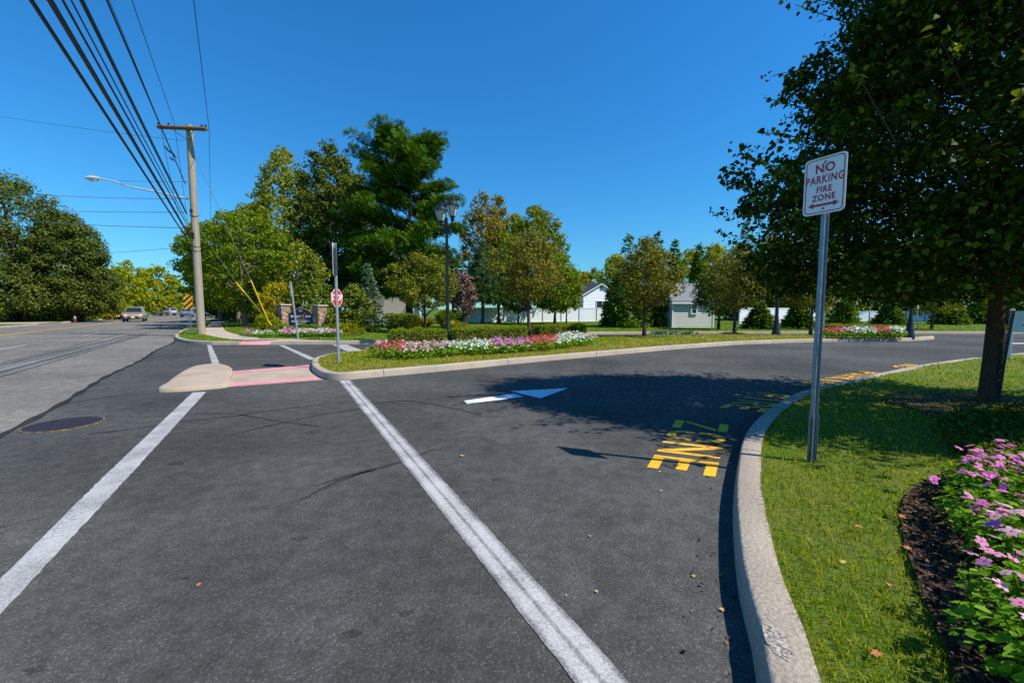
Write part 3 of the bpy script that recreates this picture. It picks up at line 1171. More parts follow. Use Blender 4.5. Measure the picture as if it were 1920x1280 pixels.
def grass_clump(label, base, R, h, seed, mat, n=700, name='ornamental_grass', group=None, w=0.5):
    rng = np.random.default_rng(seed)
    root = thing(name, label, 'grass plant', base, 0, group)
    a = rng.uniform(0, 6.283, n)
    r0 = rng.uniform(0, 0.25, n) * R
    d = rng.uniform(0.1, 1, n) ** 0.8
    hh = h * rng.uniform(0.6, 1.1, n)
    V = np.zeros((n, 7, 3))
    ca, sa = np.cos(a), np.sin(a)
    wd = 0.012 * (1 + h) * w / 0.5
    for k, (t, ww) in enumerate(((0, 1), (.45, 1), (.8, .7), (1, 0))):
        x = r0 + d * R * t ** 1.8
        z = hh * (t - 0.32 * d * t ** 3)
        cx, cy = x * ca, x * sa
        if k < 3:
            V[:, 2 * k] = np.stack([cx - sa * wd * ww, cy + ca * wd * ww, z], 1)
            V[:, 2 * k + 1] = np.stack([cx + sa * wd * ww, cy - ca * wd * ww, z], 1)
        else:
            V[:, 6] = np.stack([cx, cy, z], 1)
    o = (np.arange(n) * 7)[:, None, None]
    Q = (o + np.array([(0, 1, 3, 2), (2, 3, 5, 4)])[None]).reshape(-1, 4)
    T = (o + np.array([(4, 5, 6)])[None]).reshape(-1, 3)
    mesh_np('blades', V.reshape(-1, 3), [Q, T], mat, root)
    return root


def grass_stuff(name, X, Z, h, w, mat, rng, parent=None):
    n = len(X)
    a = rng.uniform(0, 6.283, n)
    hh = h * rng.uniform(0.55, 1.3, n)
    ln = rng.uniform(0.15, 0.95, n) * hh
    la = rng.uniform(0, 6.283, n)
    ww = w * rng.uniform(0.7, 1.3, n)
    ca, sa = np.cos(a) * ww / 2, np.sin(a) * ww / 2
    lx, ly = np.cos(la) * ln, np.sin(la) * ln
    z = Z - 0.008
    V = np.zeros((n, 5, 3))
    V[:, 0] = np.stack([X[:, 0] - ca, X[:, 1] - sa, z], 1)
    V[:, 1] = np.stack([X[:, 0] + ca, X[:, 1] + sa, z], 1)
    V[:, 2] = np.stack([X[:, 0] + lx * .35 + ca * .8, X[:, 1] + ly * .35 + sa * .8, z + hh * .6], 1)
    V[:, 3] = np.stack([X[:, 0] + lx * .35 - ca * .8, X[:, 1] + ly * .35 - sa * .8, z + hh * .6], 1)
    V[:, 4] = np.stack([X[:, 0] + lx, X[:, 1] + ly, z + hh * .92], 1)
    o = (np.arange(n) * 5)[:, None, None]
    Q = (o + np.array([(0, 1, 2, 3)])[None]).reshape(-1, 4)
    T = (o + np.array([(3, 2, 4)])[None]).reshape(-1, 3)
    ob = mesh_np(name, V.reshape(-1, 3), [Q, T], mat, parent)
    ob['kind'] = 'stuff'
    return ob
# ------------------------------------------------------------------ the setting
STD = Vector((-0.557, 0.830, 0)).normalized()          # direction of the main street
STN = Vector((STD.y, -STD.x, 0))                       # to its right


def ST(s, n, z=0.0):
    p = STD * s + STN * n
    return Vector((p.x, p.y, z))


def px(pts, z=0.0):
    return [tuple(G(a, b, z)[:2]) for a, b in pts]


gnd = sheet('ground', [(-1800, -300), (1800, -300), (1800, 2600), (-1800, 2600)], -0.06, M['lawn_far'])

# main street
street = sheet('street', [tuple(ST(a, b)[:2]) for a, b in ((-40, -0.5), (700, -0.5), (700, -15.0), (-40, -15.0))], 0.0, M['street'])
# driveway apron and both entry lanes: dark newer asphalt, its edge against the street slightly ragged
edge = []
for k in range(0, 46):
    s = -30 + k * 1.35
    w = 0.05 * math.sin(s * 0.9) + 0.03 * math.sin(s * 2.3 + 1)
    edge.append(tuple(ST(s, -2.30 + w)[:2]))
drive = sheet('driveway', edge + [tuple(ST(34, 4)[:2]), (70, 45), (70, -30), tuple(ST(-30, 20)[:2])], 0.004, M['drive'])
seam = MB()
for k in range(0, len(edge) - 1):
    a, b = Vector((*edge[k], 0)), Vector((*edge[k + 1], 0))
    if (a.y > 30):
        continue
    m = 8
    for j in range(m):
        p, q = a.lerp(b, j / m), a.lerp(b, (j + 1) / m)
        w0 = 0.045 + 0.02 * math.sin(p.y * 7.3)
        w1 = 0.045 + 0.02 * math.sin(q.y * 7.3)
        seam.quad(p - STN * w0 + Vector((0, 0, .008)), p + STN * w0 + Vector((0, 0, .008)), q + STN * w1 + Vector((0, 0, .008)), q - STN * w1 + Vector((0, 0, .008)))
seam.build('seam_sealant', M['tar'], drive)

# street markings
for s0, off in ((22, -7.15), (32.5, -7.05), (43, -7.05), (54, -7.05), (66, -7.05), (80, -7.05)):
    strip('lane_dash', [tuple(ST(a, b)[:2]) for a, b in ((s0, off - .06), (s0 + 3.2, off - .06), (s0 + 3.2, off + .06), (s0, off + .06))], 0.005, M['white_paint'], street)
for s0 in (20, 31, 44, 57, 72):
    strip('lane_dash', [tuple(ST(a, b)[:2]) for a, b in ((s0, -12.95), (s0 + 3.2, -12.95), (s0 + 3.2, -12.83), (s0, -12.83))], 0.005, M['white_paint'], street)
for off in (-11.12, -10.84):
    strip('centre_line', [tuple(ST(a, b)[:2]) for a, b in ((2, off - .06), (300, off - .06), (300, off + .06), (2, off + .06))], 0.005, M['yellow_line'], street)
far_kerb = kerb('kerb', np.array([tuple(ST(a, -15.0)[:2]) for a in np.arange(-20, 260, 3.0)]), M['kerb'], side=1, seg=9)
verge_poly = [tuple(ST(a, b)[:2]) for a, b in ((-40, -15.1), (400, -15.1), (400, -120), (-40, -120))]
verge = sheet('verge', verge_poly, 0.135, M['lawn_far'])
# driveway crossings on the far side of the street
for s0, s1 in ((42, 46.5), (56, 62), (83, 92)):
    o = sheet('side_driveway', [tuple(ST(a, b)[:2]) for a, b in ((s0, -14.98), (s1, -14.98), (s1 - .4, -26), (s0 + .4, -26))], 0.156, M['walk'])

# ---- right-hand kerb and lawn
RK = px([(1447, 1280), (1423, 1158), (1399, 1077), (1386, 988), (1382, 914), (1386, 866), (1395, 821), (1413, 792), (1445, 764),
         (1488, 738), (1519, 728), (1565, 716.5), (1662, 696), (1727, 683.2), (1824, 670), (1890, 663.5), (1990, 655), (2150, 645)], 0.15)
d0 = Vector((RK[0][0] - RK[1][0], RK[0][1] - RK[1][1])).normalized()
RK = [(RK[0][0] + d0.x * 6 + 1.2, RK[0][1] + d0.y * 6), (RK[0][0] + d0.x * 2.5 + .22, RK[0][1] + d0.y * 2.5)] + RK
RKC = catmull(RK, 0.15)
RKC = offset(RKC, 0.03)
kerb('kerb', RKC, M['kerb'], side=-1, seg=4.2, w=0.19)
RL_in = offset(RKC, -0.185)


def lawn_z(X):
    X = np.asarray(X, float).reshape(-1, 2)
    d = dist_line(RKC, X)
    t = np.clip((d - 0.3) / 4.2, 0, 1)
    return 0.14 + 0.24 * t * t * (3 - 2 * t) + 0.012 * np.sin(X[:, 0] * 2.1 + X[:, 1] * 1.3)


def GL(pxx, pyy):
    """photo point on the right-hand lawn"""
    z = 0.2
    for _ in range(6):
        p = G(pxx, pyy, z)
        z = float(lawn_z([(p.x, p.y)])[0])
    return G(pxx, pyy, z)


RL_poly = [tuple(p) for p in RL_in] + [(48, 16), (48, -8), (RL_in[0][0], -8)]
lawn_r = sheet('lawn', RL_poly, lawn_z, M['lawn'], grid=0.45)

# ---- island between the two entry lanes
IF = px([(583, 690), (585, 697), (592.6, 704), (606.7, 710.6), (622, 713), (640, 713.4), (680, 709.8), (720, 706.2), (828.5, 696.3), (977, 681.5), (1131, 667.3),
         (1269, 655), (1383.7, 646.6), (1480, 642.9), (1547, 641.2), (1640, 640.4), (1700, 639.6), (1738, 637.4)])
IB = px([(1752, 635.6), (1738, 634.6), (1700, 634.2), (1600, 633.2), (1450, 632.6), (1300, 632.7), (1200, 633.2), (1110, 635), (1000, 641.5), (900, 648), (800, 654.5),
         (700, 662), (655, 667), (620, 671.5), (597, 677), (586, 683)])
ISL = catmull(IF + IB, 0.2, closed=True)
isl_line = np.vstack([ISL, ISL[:1]])
kerb('kerb', isl_line, M['kerb'], side=1, seg=3.3)
ISL_IN = offset(ISL, 0.165, True)


def isl_z(X):
    X = np.asarray(X, float).reshape(-1, 2)
    d = dist_line(isl_line, X)
    t = np.clip((d - 0.2) / 2.0, 0, 1)
    return 0.14 + 0.10 * t * t * (3 - 2 * t)


def GI(pxx, pyy):
    z = 0.2
    for _ in range(5):
        p = G(pxx, pyy, z)
        z = float(isl_z([(p.x, p.y)])[0])
    return G(pxx, pyy, z)


isl = sheet('island_lawn', ISL_IN, isl_z, M['lawn_dry'], grid=0.4)

# ---- far kerb, peninsula with the utility pole, far lawn
FKpx = [(345, 620.5), (334, 627), (327, 633.5), (329, 638), (340, 642), (356, 644.6), (398.5, 646.9), (425, 646.8), (470, 646.6), (508, 646.4), (560, 646.0), (640, 645.6),
        (700, 645.0), (800, 640.6), (900, 635.6), (1000, 631), (1090, 627.6), (1212, 626.4), (1292, 626.2), (1450, 626), (1690, 626), (1830, 626), (2100, 625), (2500, 624)]
FK = px(FKpx)
s0 = FK[0][0] * STD.x + FK[0][1] * STD.y
FK = [tuple(ST(a, -2.55)[:2]) for a in (240, 150, 90, 60, 45, s0 + 6)] + FK
FKC = catmull(FK, 0.35)
RX0, RX1 = G(431, 646.8, 0).x, G(509, 646.4, 0).x
_fr = [i for i, p in enumerate(FKC) if p[1] < 20 and RX0 <= p[0] <= RX1]
kerb('kerb', FKC[:_fr[0] + 1], M['kerb'], side=1, seg=3.6)
kerb('kerb', FKC[_fr[-1]:], M['kerb'], side=1, seg=3.6)
FK_in = offset(FKC, 0.165)
RAMP_IN = offset(FKC, 1.35)
FK_in[_fr] = RAMP_IN[_fr]


def far_z(X):
    X = np.asarray(X, float).reshape(-1, 2)
    return np.full(len(X), 0.142)


far_poly = [tuple(p) for p in FK_in] + [(FK_in[-1][0] + 60, 30), (150, 330), (-60, 330)]
far_lawn = sheet('far_lawn', far_poly, 0.142, M['lawn_far'])

# pavement from the street corner round to the pink crossing ramp, and on along the street
wL = px([(462, 637.5), (424, 634.5), (398, 630), (384, 626.5), (381, 622), (387, 613.5), (393, 606)], 0.15)
wR = px([(525, 636.2), (500, 634.8), (457.5, 629.6), (436, 624.6), (424, 620.2), (418, 613), (415, 606)], 0.15)
dirx = Vector((wL[-1][0] - wL[-2][0], wL[-1][1] - wL[-2][1])).normalized()
wl2 = [(wL[-1][0] + STD.x * k, wL[-1][1] + STD.y * k) for k in (8, 20, 60, 120)]
wr2 = [(wL[-1][0] + STD.x * k + 1.5 * STN.x, wL[-1][1] + STD.y * k + 1.5 * STN.y) for k in (8, 20, 60, 120)]
A = catmull(wL + wl2, 0.4)
B = catmull(wR + wr2, 0.4)
ramp_bits = px([(512, 640.2), (440, 640.2)], 0.15)
walk = sheet('pavement', [tuple(p) for p in A] + [tuple(p) for p in B[::-1]] + ramp_bits[:0], 0.150, M['walk'])
b = MB()
R0 = offset(FKC, -0.01)
for i in range(_fr[0] - 1, _fr[-1] + 1):
    for (o0, z0), (o1, z1) in (((0.0, 0.012), (0.62, 0.098)),):
        pa, pb_, pc_, pd = offset(FKC, o0)[i], offset(FKC, o0)[i + 1], offset(FKC, o1)[i + 1], offset(FKC, o1)[i]
        b.quad((*pa, z0), (*pb_, z0), (*pc_, z1), (*pd, z1))
    b.quad((*FKC[i], -0.03), (*FKC[i + 1], -0.03), (*FKC[i + 1], 0.012), (*FKC[i], 0.012))
o = b.build('ramp', M['pink'])
o['kind'] = 'structure'
b = MB()
for i in range(_fr[0] - 1, _fr[-1] + 1):
    pa, pb_, pc_, pd = offset(FKC, .62)[i], offset(FKC, .62)[i + 1], offset(FKC, 1.36)[i + 1], offset(FKC, 1.36)[i]
    b.quad((*pa, .097), (*pb_, .097), (*pc_, .153), (*pd, .153))
o = b.build('pavement', M['walk'])
o['kind'] = 'structure'
sheet('pavement', [tuple(p) for p in offset(FKC, 1.34)[_fr[0]:_fr[-1] + 1]] + [tuple(p) for p in offset(FKC, .18)[_fr[-1] + 1:_fr[-1] + 7]] + px([(582, 637.2), (540, 635.2), (490, 633.8), (452, 633.6)], 0.15), 0.1545, M['walk'])

# ---- median: raised pad and flush crossing between pad and island
pad_o = px([(298, 735.5), (310, 726), (330, 710), (350, 697.5), (370, 690), (390, 687), (412, 687), (428, 690.5), (437, 698), (433, 714), (427, 726.5), (395, 730), (350, 734)], 0.0)
pc = catmull(pad_o, 0.12, closed=True)
cen = pc.mean(0)
rings = [(1.0, 0.0), (0.992, 0.035), (0.975, 0.07), (0.94, 0.082), (0.75, 0.09), (0.4, 0.096)]
V = np.vstack([np.column_stack([cen + (pc - cen) * k, np.full(len(pc), z)]) for k, z in rings] + [np.array([[*cen, 0.098]])])
n = len(pc)
Q = np.array([(r * n + i, r * n + (i + 1) % n, (r + 1) * n + (i + 1) % n, (r + 1) * n + i) for r in range(len(rings) - 1) for i in range(n)])
T = np.array([((len(rings) - 1) * n + i, (len(rings) - 1) * n + (i + 1) % n, len(rings) * n) for i in range(n)])
o = mesh_np('median_pad', V, [Q, T], M['pad'], None, True)
o['kind'] = 'structure'
slab = [(436, 697), (583, 684.5), (586, 694), (594, 707), (606, 713), (427, 727)]
walk_m = sheet('median_crossing', px(slab), 0.012, M['pad'])
strip('tinted_band', px([(438, 696.6), (582, 684.8), (584, 690), (437, 700.8)]), 0.016, M['pink'], walk_m)
strip('tinted_band', px([(430, 720), (591, 707), (604, 711.5), (428, 726.3)]), 0.016, M['pink'], walk_m)

# ---- painted lines on the driveway
lnB = px([(635, 714), (658, 713.6), (913, 990), (1183, 1284), (1080, 1284), (849, 988)])
pA, pB = Vector((*px([(646.5, 713.8)])[0], 0)), Vector((*px([(1131.5, 1284)])[0], 0))
dd = (pB - pA).normalized()
nn = Vector((dd.y, -dd.x, 0))
half = 0.17
M['white_track'] = paint('white line with tyre tracks', (0.60, 0.59, 0.56), 0.68, (nn.x, nn.y, nn.dot(pA), half))
strip('crossing_line', lnB, 0.0085, M['white_track'], drive, 0.0035, .04)
lnA = px([(361, 736.5), (387, 734.8), (237, 899), (-10, 1166), (-10, 1098), (190, 899)])
strip('crossing_line', lnA, 0.0085, M['white_paint'], drive, 0.004, .04)
strip('crossing_line', px([(388, 646.8), (396, 646.8), (413, 685), (398, 685.6)]), 0.0085, M['white_paint'], drive, 0.012)
strip('crossing_line', px([(523, 647.4), (532, 647.2), (591.5, 672.6), (581, 675)]), 0.0085, M['white_paint'], drive, 0.01)
strip('stop_line', px([(623, 646.3), (650, 646.2), (691, 661), (661, 663.4)]), 0.0085, M['white_paint'], drive, 0.01)
arrow = px([(870, 752), (876, 758), (981, 744.5), (963, 738.2)])
strip('arrow_marking', arrow, 0.0085, M['white_new'], drive)
strip('arrow_marking', px([(958, 734), (1065, 728.2), (1013, 747.5)]), 0.0095, M['white_new'], drive)
strip('road_line', px([(1893, 643.3), (2050, 643), (2050, 644.6), (1893, 644.6)]), 0.0085, M['white_new'], drive)

# stencilled words along the kerb: letters as boxes, (left, bottom, right, top) or quads in a unit cell
W_ = 0.165
GL_ = {
    'E': [[(0, 0), (W_, 0), (W_, 1), (0, 1)], [(W_ + .03, 0), (1, 0), (1, .17), (W_ + .03, .17)], [(W_ + .03, .415), (.86, .415), (.86, .585), (W_ + .03, .585)], [(W_ + .03, .83), (1, .83), (1, 1), (W_ + .03, 1)]],
    'F': [[(0, 0), (W_, 0), (W_, 1), (0, 1)], [(W_ + .03, .415), (.86, .415), (.86, .585), (W_ + .03, .585)], [(W_ + .03, .83), (1, .83), (1, 1), (W_ + .03, 1)]],
    'N': [[(0, 0), (W_, 0), (W_, 1), (0, 1)], [(1 - W_, 0), (1, 0), (1, 1), (1 - W_, 1)], [(W_ + .03, .98), (W_ + .03, .70), (1 - W_ - .03, .02), (1 - W_ - .03, .30)]],
    'Z': [[(0, .83), (1, .83), (1, 1), (0, 1)], [(0, 0), (1, 0), (1, .17), (0, .17)], [(.0, .20), (.24, .20), (1, .80), (.76, .80)]],
    'I': [[(.38, 0), (.62, 0), (.62, 1), (.38, 1)]],
    'P': [[(0, 0), (W_, 0), (W_, 1), (0, 1)], [(W_ + .03, .83), (.8, .83), (1, .7), (1, .58), (.8, .42), (W_ + .03, .42), (W_ + .03, .57), (.72, .57), (.8, .64), (.72, .70), (W_ + .03, .70)]],
    'R': [[(0, 0), (W_, 0), (W_, 1), (0, 1)], [(W_ + .03, 1), (.8, 1), (1, .87), (1, .60), (.8, .47), (W_ + .03, .47), (W_ + .03, .60), (.72, .60), (.80, .66), (.80, .80), (.72, .85), (W_ + .03, .85)], [(.42, .44), (.64, .44), (1, 0), (.78, 0)]],
    'A': [[(0, 0), (.2, 0), (.56, 1), (.40, 1)], [(1, 0), (.8, 0), (.58, .66), (.66, .84)], [(.33, .22), (.69, .22), (.64, .38), (.38, .38)]],
    'K': [[(0, 0), (W_, 0), (W_, 1), (0, 1)], [(W_ + .03, .42), (W_ + .03, .64), (.76, 1), (1, 1)], [(.42, .50), (.56, .64), (1, 0), (.78, 0)]],
    'O': [[(0, .46), (0, .2), (.25, 0), (.75, 0), (1, .2), (1, .46), (.82, .46), (.82, .26), (.68, .15), (.32, .15), (.18, .26), (.18, .46)],
          [(0, .54), (0, .8), (.25, 1), (.75, 1), (1, .8), (1, .54), (.82, .54), (.82, .74), (.68, .85), (.32, .85), (.18, .74), (.18, .54)]],
    'G': [[(.44, 0), (.25, 0), (0, .2), (0, .8), (.25, 1), (.44, 1), (.44, .84), (.32, .84), (.2, .72), (.2, .28), (.32, .16), (.44, .16)],
          [(.56, 0), (1, 0), (1, .48), (.56, .48), (.56, .34), (.8, .34), (.8, .16), (.56, .16)], [(.56, 1), (.75, 1), (1, .8), (1, .7), (.8, .7), (.68, .84), (.56, .84)]],
}


def stencil(word, bl, br, tr, tl):
    """word on the road between its four corners (photo points): bottom left, bottom right, top right, top left"""
    q = [Vector(G(*p)) for p in (bl, br, tr, tl)]
    n = len(word)
    cw = 0.76
    mb = MB()
    for k, ch in enumerate(word):
        x0 = k / (n - 1 + cw)
        x1 = (k + cw) / (n - 1 + cw)
        for poly in GL_[ch]:
            pts = []
            for (u, v) in poly:
                uu = x0 + (x1 - x0) * u
                p = (q[0].lerp(q[1], uu)).lerp(q[3].lerp(q[2], uu), v)
                pts.append((p.x, p.y))
            pv = [Vector(p) for p in pts]
            vo, eo, fo, *_ = delaunay_2d_cdt(pv, [(i, (i + 1) % len(pv)) for i in range(len(pv))], [], 1, 1e-6)
            base = len(mb.v)
            mb.v += [(v.x, v.y, 0.0085) for v in vo]
            for f in fo:
                a, b_, c = (vo[i] for i in f[:3])
                f = tuple(base + i for i in f)
                if (b_ - a).cross(c - a) < 0:
                    f = f[::-1]
                mb.f.append(f)
    me = bpy.data.meshes.new('painted_lettering')
    me.from_pydata(mb.v, [], mb.f)
    me.materials.append(M['yellow_paint'])
    o = bpy.data.objects.new('painted_lettering', me)
    COL.objects.link(o)
    o.parent = drive
    return o


stencil('ZONE', (1268, 788), (1213, 877), (1341, 895), (1367, 797))
stencil('FIRE', (1419, 736), (1349, 764), (1433, 774), (1484, 742.5))
stencil('PARKING', (1612, 696.5), (1482, 721.5), (1540, 727), (1652, 699.5))
stencil('NO', (1696, 682), (1671, 687.2), (1703, 692), (1731, 686))

# cracks, sealed joints and tyre marks
for pts, w, mt in (([(163, 815), (260, 803), (353, 790), (450, 779), (533, 767), (620, 757)], 0.035, 'tar'),
                   ([(100, 762), (200, 745), (300, 737)], 0.03, 'tar'),
                   ([(430, 817), (520, 795), (620, 775), (720, 762)], 0.022, 'tar'),
                   ([(590, 912), (650, 893), (730, 873), (815, 842)], 0.065, 'skid'),
                   ([(700, 757), (760, 752), (850, 766), (905, 780)], 0.05, 'skid'),
                   ([(560, 940), (640, 900), (705, 880)], 0.04, 'skid'),
                   ([(300, 780), (420, 775), (520, 790), (600, 800)], 0.03, 'skid'),
                   ([(640, 655), (560, 668), (500, 690)], 0.02, 'tar')):
    ribbon('crack_line', px(pts), w, 0.0062, M[mt], drive)

for cx, cy, r in ((66, 1256, .035), (660, 1190, .04), (349, 1084, .02), (560, 1010, .05), (930, 900, .04), (1010, 1150, .05), (330, 870, .07), (760, 1150, .03)):
    c = G(cx, cy, 0)
    q = [(c.x + r * (1 + .35 * math.sin(5 * a + cx)) * math.cos(a), c.y + r * .6 * (1 + .3 * math.sin(3 * a + cy)) * math.sin(a)) for a in np.linspace(0, 6.283, 18, endpoint=False)]
    strip('oil_stain', q, 0.0058, M['stain'], drive)

# mulch rings and beds
def blob(name, c, r, zf, mat, seed, ry=None, rot=0.0):
    rng = np.random.default_rng(seed)
    n = 40
    a = np.linspace(0, 2 * np.pi, n, endpoint=False)
    rr = 1 + 0.10 * np.sin(3 * a + rng.uniform(0, 6)) + 0.07 * np.sin(5 * a + rng.uniform(0, 6)) + rng.uniform(-.04, .04, n)
    x, y = rr * r * np.cos(a), rr * (ry or r) * np.sin(a)
    P = np.stack([c[0] + x * math.cos(rot) - y * math.sin(rot), c[1] + x * math.sin(rot) + y * math.cos(rot)], 1)
    return sheet(name, P, zf, mat, grid=r / 4)


bed_px = [(1690, 955), (1700, 930), (1745, 905), (1800, 880), (1850, 868), (1990, 850), (2300, 840), (2300, 1500), (1850, 1500), (1800, 1300), (1745, 1160), (1700, 1040)]
BED = catmull([tuple(GL(a, b)[:2]) for a, b in bed_px], 0.15, closed=True)
sheet('mulch_bed', BED, lambda X: lawn_z(X) + 0.018 + 0.02 * RNG.uniform(0, 1, len(np.asarray(X).reshape(-1, 2))), M['mulch'], grid=0.12)
# ------------------------------------------------------------------ street furniture
def u_post(b, h, w=0.055, d=0.032, z0=-0.3, t=0.004):
    """ribbed U-channel sign post standing at the origin, open side towards +y"""
    prof = [(-w, d * .2), (-w * .55, d * .2), (-w * .36, -d * .8), (w * .36, -d * .8), (w * .55, d * .2), (w, d * .2)]
    prof = prof + [(x, y + t) for x, y in prof[::-1]]
    n = len(b.v)
    m = len(prof)
    for z in (z0, h):
        b.v += [(x, y, z) for x, y in prof]
    for i in range(m):
        j = (i + 1) % m
        b.f.append((n + i, n + j, n + m + j, n + m + i))
    for k in range(m // 2 - 1):
        b.f.append((n + m + k, n + m + k + 1, n + m + m - 2 - k, n + m + m - 1 - k))
    return b


def rrect(w, h, r, n=6):
    out = []
    for cx, cy, a0 in ((w / 2 - r, h / 2 - r, 0), (-w / 2 + r, h / 2 - r, 90), (-w / 2 + r, -h / 2 + r, 180), (w / 2 - r, -h / 2 + r, 270)):
        for k in range(n + 1):
            a = rad(a0 + 90 * k / n)
            out.append((cx + r * math.cos(a), cy + r * math.sin(a)))
    return out


# NO PARKING FIRE ZONE
pb = GL(1520, 866)
YAW = rad(-62)
t = thing('parking_sign', 'white and red no parking sign on a ribbed steel post beside the right kerb', 'sign', pb, YAW)
zt = 2.66 - pb.z + 0.02
u_post(MB(), zt, 0.031, 0.028).build('post', M['steel'], t)
u_post(MB(), 0.42, 0.038, 0.033).build('base_sleeve', M['steel'], t, loc=(0, 0.004, 0))
hb = MB()
for k in range(70):
    z = 0.46 + k * 0.0254 * 1.08
    if z < zt - 0.47:
        hb.lathe([(0.0045, 0), (0.0045, 0.002)], 8, (0.0, -0.0255, z), axis='y')
hb.build('lit_hole_rims', M['lamp_grey'], t)  # pale discs: sunlit rims of the post holes, put in as colour
SWW, SHH = 0.305, 0.458
zc = zt - SHH / 2 + 0.01
pn = MB().prism(rrect(SWW, SHH, 0.036), -0.034, -0.031, off=(0, 0, 0)).build('panel', M['sign_white'], t, loc=(0, 0, zc))
o_, i_ = rrect(SWW - 0.026, SHH - 0.026, 0.030), rrect(SWW - 0.040, SHH - 0.040, 0.024)
rb = MB()
for k in range(len(o_)):
    j = (k + 1) % len(o_)
    rb.quad((o_[k][0], -0.0352, o_[k][1]), (o_[j][0], -0.0352, o_[j][1]), (i_[j][0], -0.0352, i_[j][1]), (i_[k][0], -0.0352, i_[k][1]))
rb.build('border', M['sign_red'], pn)
for txt, sz, z, xs in (('NO', 0.100, 0.135, 0.86), ('PARKING', 0.090, 0.048, 0.66), ('FIRE', 0.068, -0.032, 0.80), ('ZONE', 0.068, -0.098, 0.82)):
    text_on('lettering', txt, sz, M['sign_red'], pn, 0, z, -0.0356, 0.0022, xs)
ar = MB()
za = -0.155
for poly in ([(-.075, za - .009), (.075, za - .009), (.075, za + .009), (-.075, za + .009)], [(-.112, za), (-.072, za - .023), (-.072, za + .023)], [(.112, za), (.072, za + .023), (.072, za - .023)]):
    ar.quad(*[(x, -0.0358 if len(poly) == 4 else -0.0361, z) for x, z in poly])
ar.build('arrow', M['sign_red'], pn)
for z in (0.186, -0.186):
    MB().lathe([(0.009, 0), (0.009, -0.004), (0.004, -0.007)], 10, (0, -0.034, z), 'y').build('bolt', M['rust'] if z > 0 else M['steel'], pn)
st_ = MB().quad((-.003, -.0364, .18), (-.0015, -.0364, .095), (.0015, -.0364, .095), (.003, -.0364, .18)).build('rust_streak', M['rust_pale'], pn)


def round_post(h, r=0.03, z0=-0.3):
    return MB().tube([(0, 0, z0), (0, 0, h)], r, 10)


# two-panel sign on the island nose
ps = GI(635, 681)
ps = G(635, 681, ps.z)
t = thing('traffic_sign', 'tall thin grey steel post with a tall back-turned sign panel on the island nose', 'sign', ps, rad(0))
u_post(MB(), 2.86, 0.034, 0.03).build('post', M['steel_dull'], t, loc=(0, 0, 0)).rotation_euler = (0, 0, rad(20))
for ang, mt, dx, dy in ((-72.5, 'sign_white', -0.045, 0.02), (117, 'steel_dull', 0.005, 0.03)):
    p = MB().prism(rrect(0.46, 0.76, 0.03), -0.0015, 0.0015).build('panel', M[mt], t, loc=(dx, dy, 2.48))
    p.rotation_euler = (0, 0, rad(ang))

# stop sign across the exit lane
p = G(632.5, 637.2, 0.142)
t = thing('stop_sign', 'red octagonal STOP sign on a dark post beyond the exit lane', 'sign', p, rad(77))
round_post(2.2, 0.035).build('post', M['black_metal'], t)
R8 = 0.40
octo = [(R8 * math.cos(rad(22.5 + 45 * k)), R8 * math.sin(rad(22.5 + 45 * k))) for k in range(8)]
pn = MB().prism(octo, -0.052, -0.046).build('panel', M['letter_white'], t, loc=(0, 0, 1.80))
MB().prism([(a * .93, b * .93) for a, b in octo], -0.0545, -0.0535).build('red_face', M['stop_red'], pn)
text_on('lettering', 'STOP', 0.36, M['letter_white'], pn, 0, 0, -0.0560, 0.010, 0.74)

# leaning sign seen edge on by the flower bed
p = G(559, 635.8, 0.15)
t = thing('leaning_sign', 'pale grey sign post leaning left in front of the navy sign, panel edge on', 'sign', p, 0)
t.rotation_euler = (rad(0), rad(-5.2), rad(0))
u_post(MB(), 2.5, 0.042, 0.035).build('post', M['steel_dull'], t)
q = MB().prism(rrect(0.46, 0.61, 0.03), -0.003, 0.003).build('panel', M['lamp_grey'], t, loc=(-0.05, -0.02, 2.17))
q.rotation_euler = (0, 0, rad(-61))

# ---- utility poles
PB = G(377.5, 626.2, 0.142)
YP = PB.y


def atp(pxx, pyy, dY=0.0):
    return at(pxx, pyy, YP + dY)


ptop = atp(348.5, 235)
t = thing('utility_pole', 'weathered grey timber utility pole with one crossarm at the street corner', 'utility pole', PB)
H = ptop.z - PB.z
b = MB().tube([(0, 0, -0.5), (0, 0, 0), (0, 0, H * .5), (0, 0, H)], [0.21, 0.20, 0.175, 0.15], 14)
b.build('shaft', M['wood_pole'], t, True)
aL, aR = atp(298, 237), atp(397, 249)
arm_dir = Vector((aR.x - aL.x, 0.25, 0))
c_ = Vector((0, -0.17, H - 0.28))
hl = (aR - aL).length / 2
mid = (aL + aR) / 2 - PB
ax = Vector((1, -0.10, -0.085)).normalized()
cm = Vector((mid.x, -0.20, mid.z))
ca = MB()
ca.tube([cm - ax * hl, cm + ax * hl], 0.115, 4)
arm = ca.build('crossarm', M['wood_arm'], t)
for k in (-hl * .98, -hl * .55, hl * .80, hl * .96):
    q = cm + ax * k + Vector((0, 0, 0.06))
    MB().lathe([(0.02, 0), (0.045, 0.03), (0.03, 0.07), (0.055, 0.10), (0.03, 0.15)], 10, tuple(q)).build('insulator', M['black_metal'], t)
for s in (-1, 1):
    MB().tube([cm + ax * (s * hl * .5), (0, -0.18, cm.z - 0.62)], 0.02, 5).build('brace', M['steel_dull'], t)
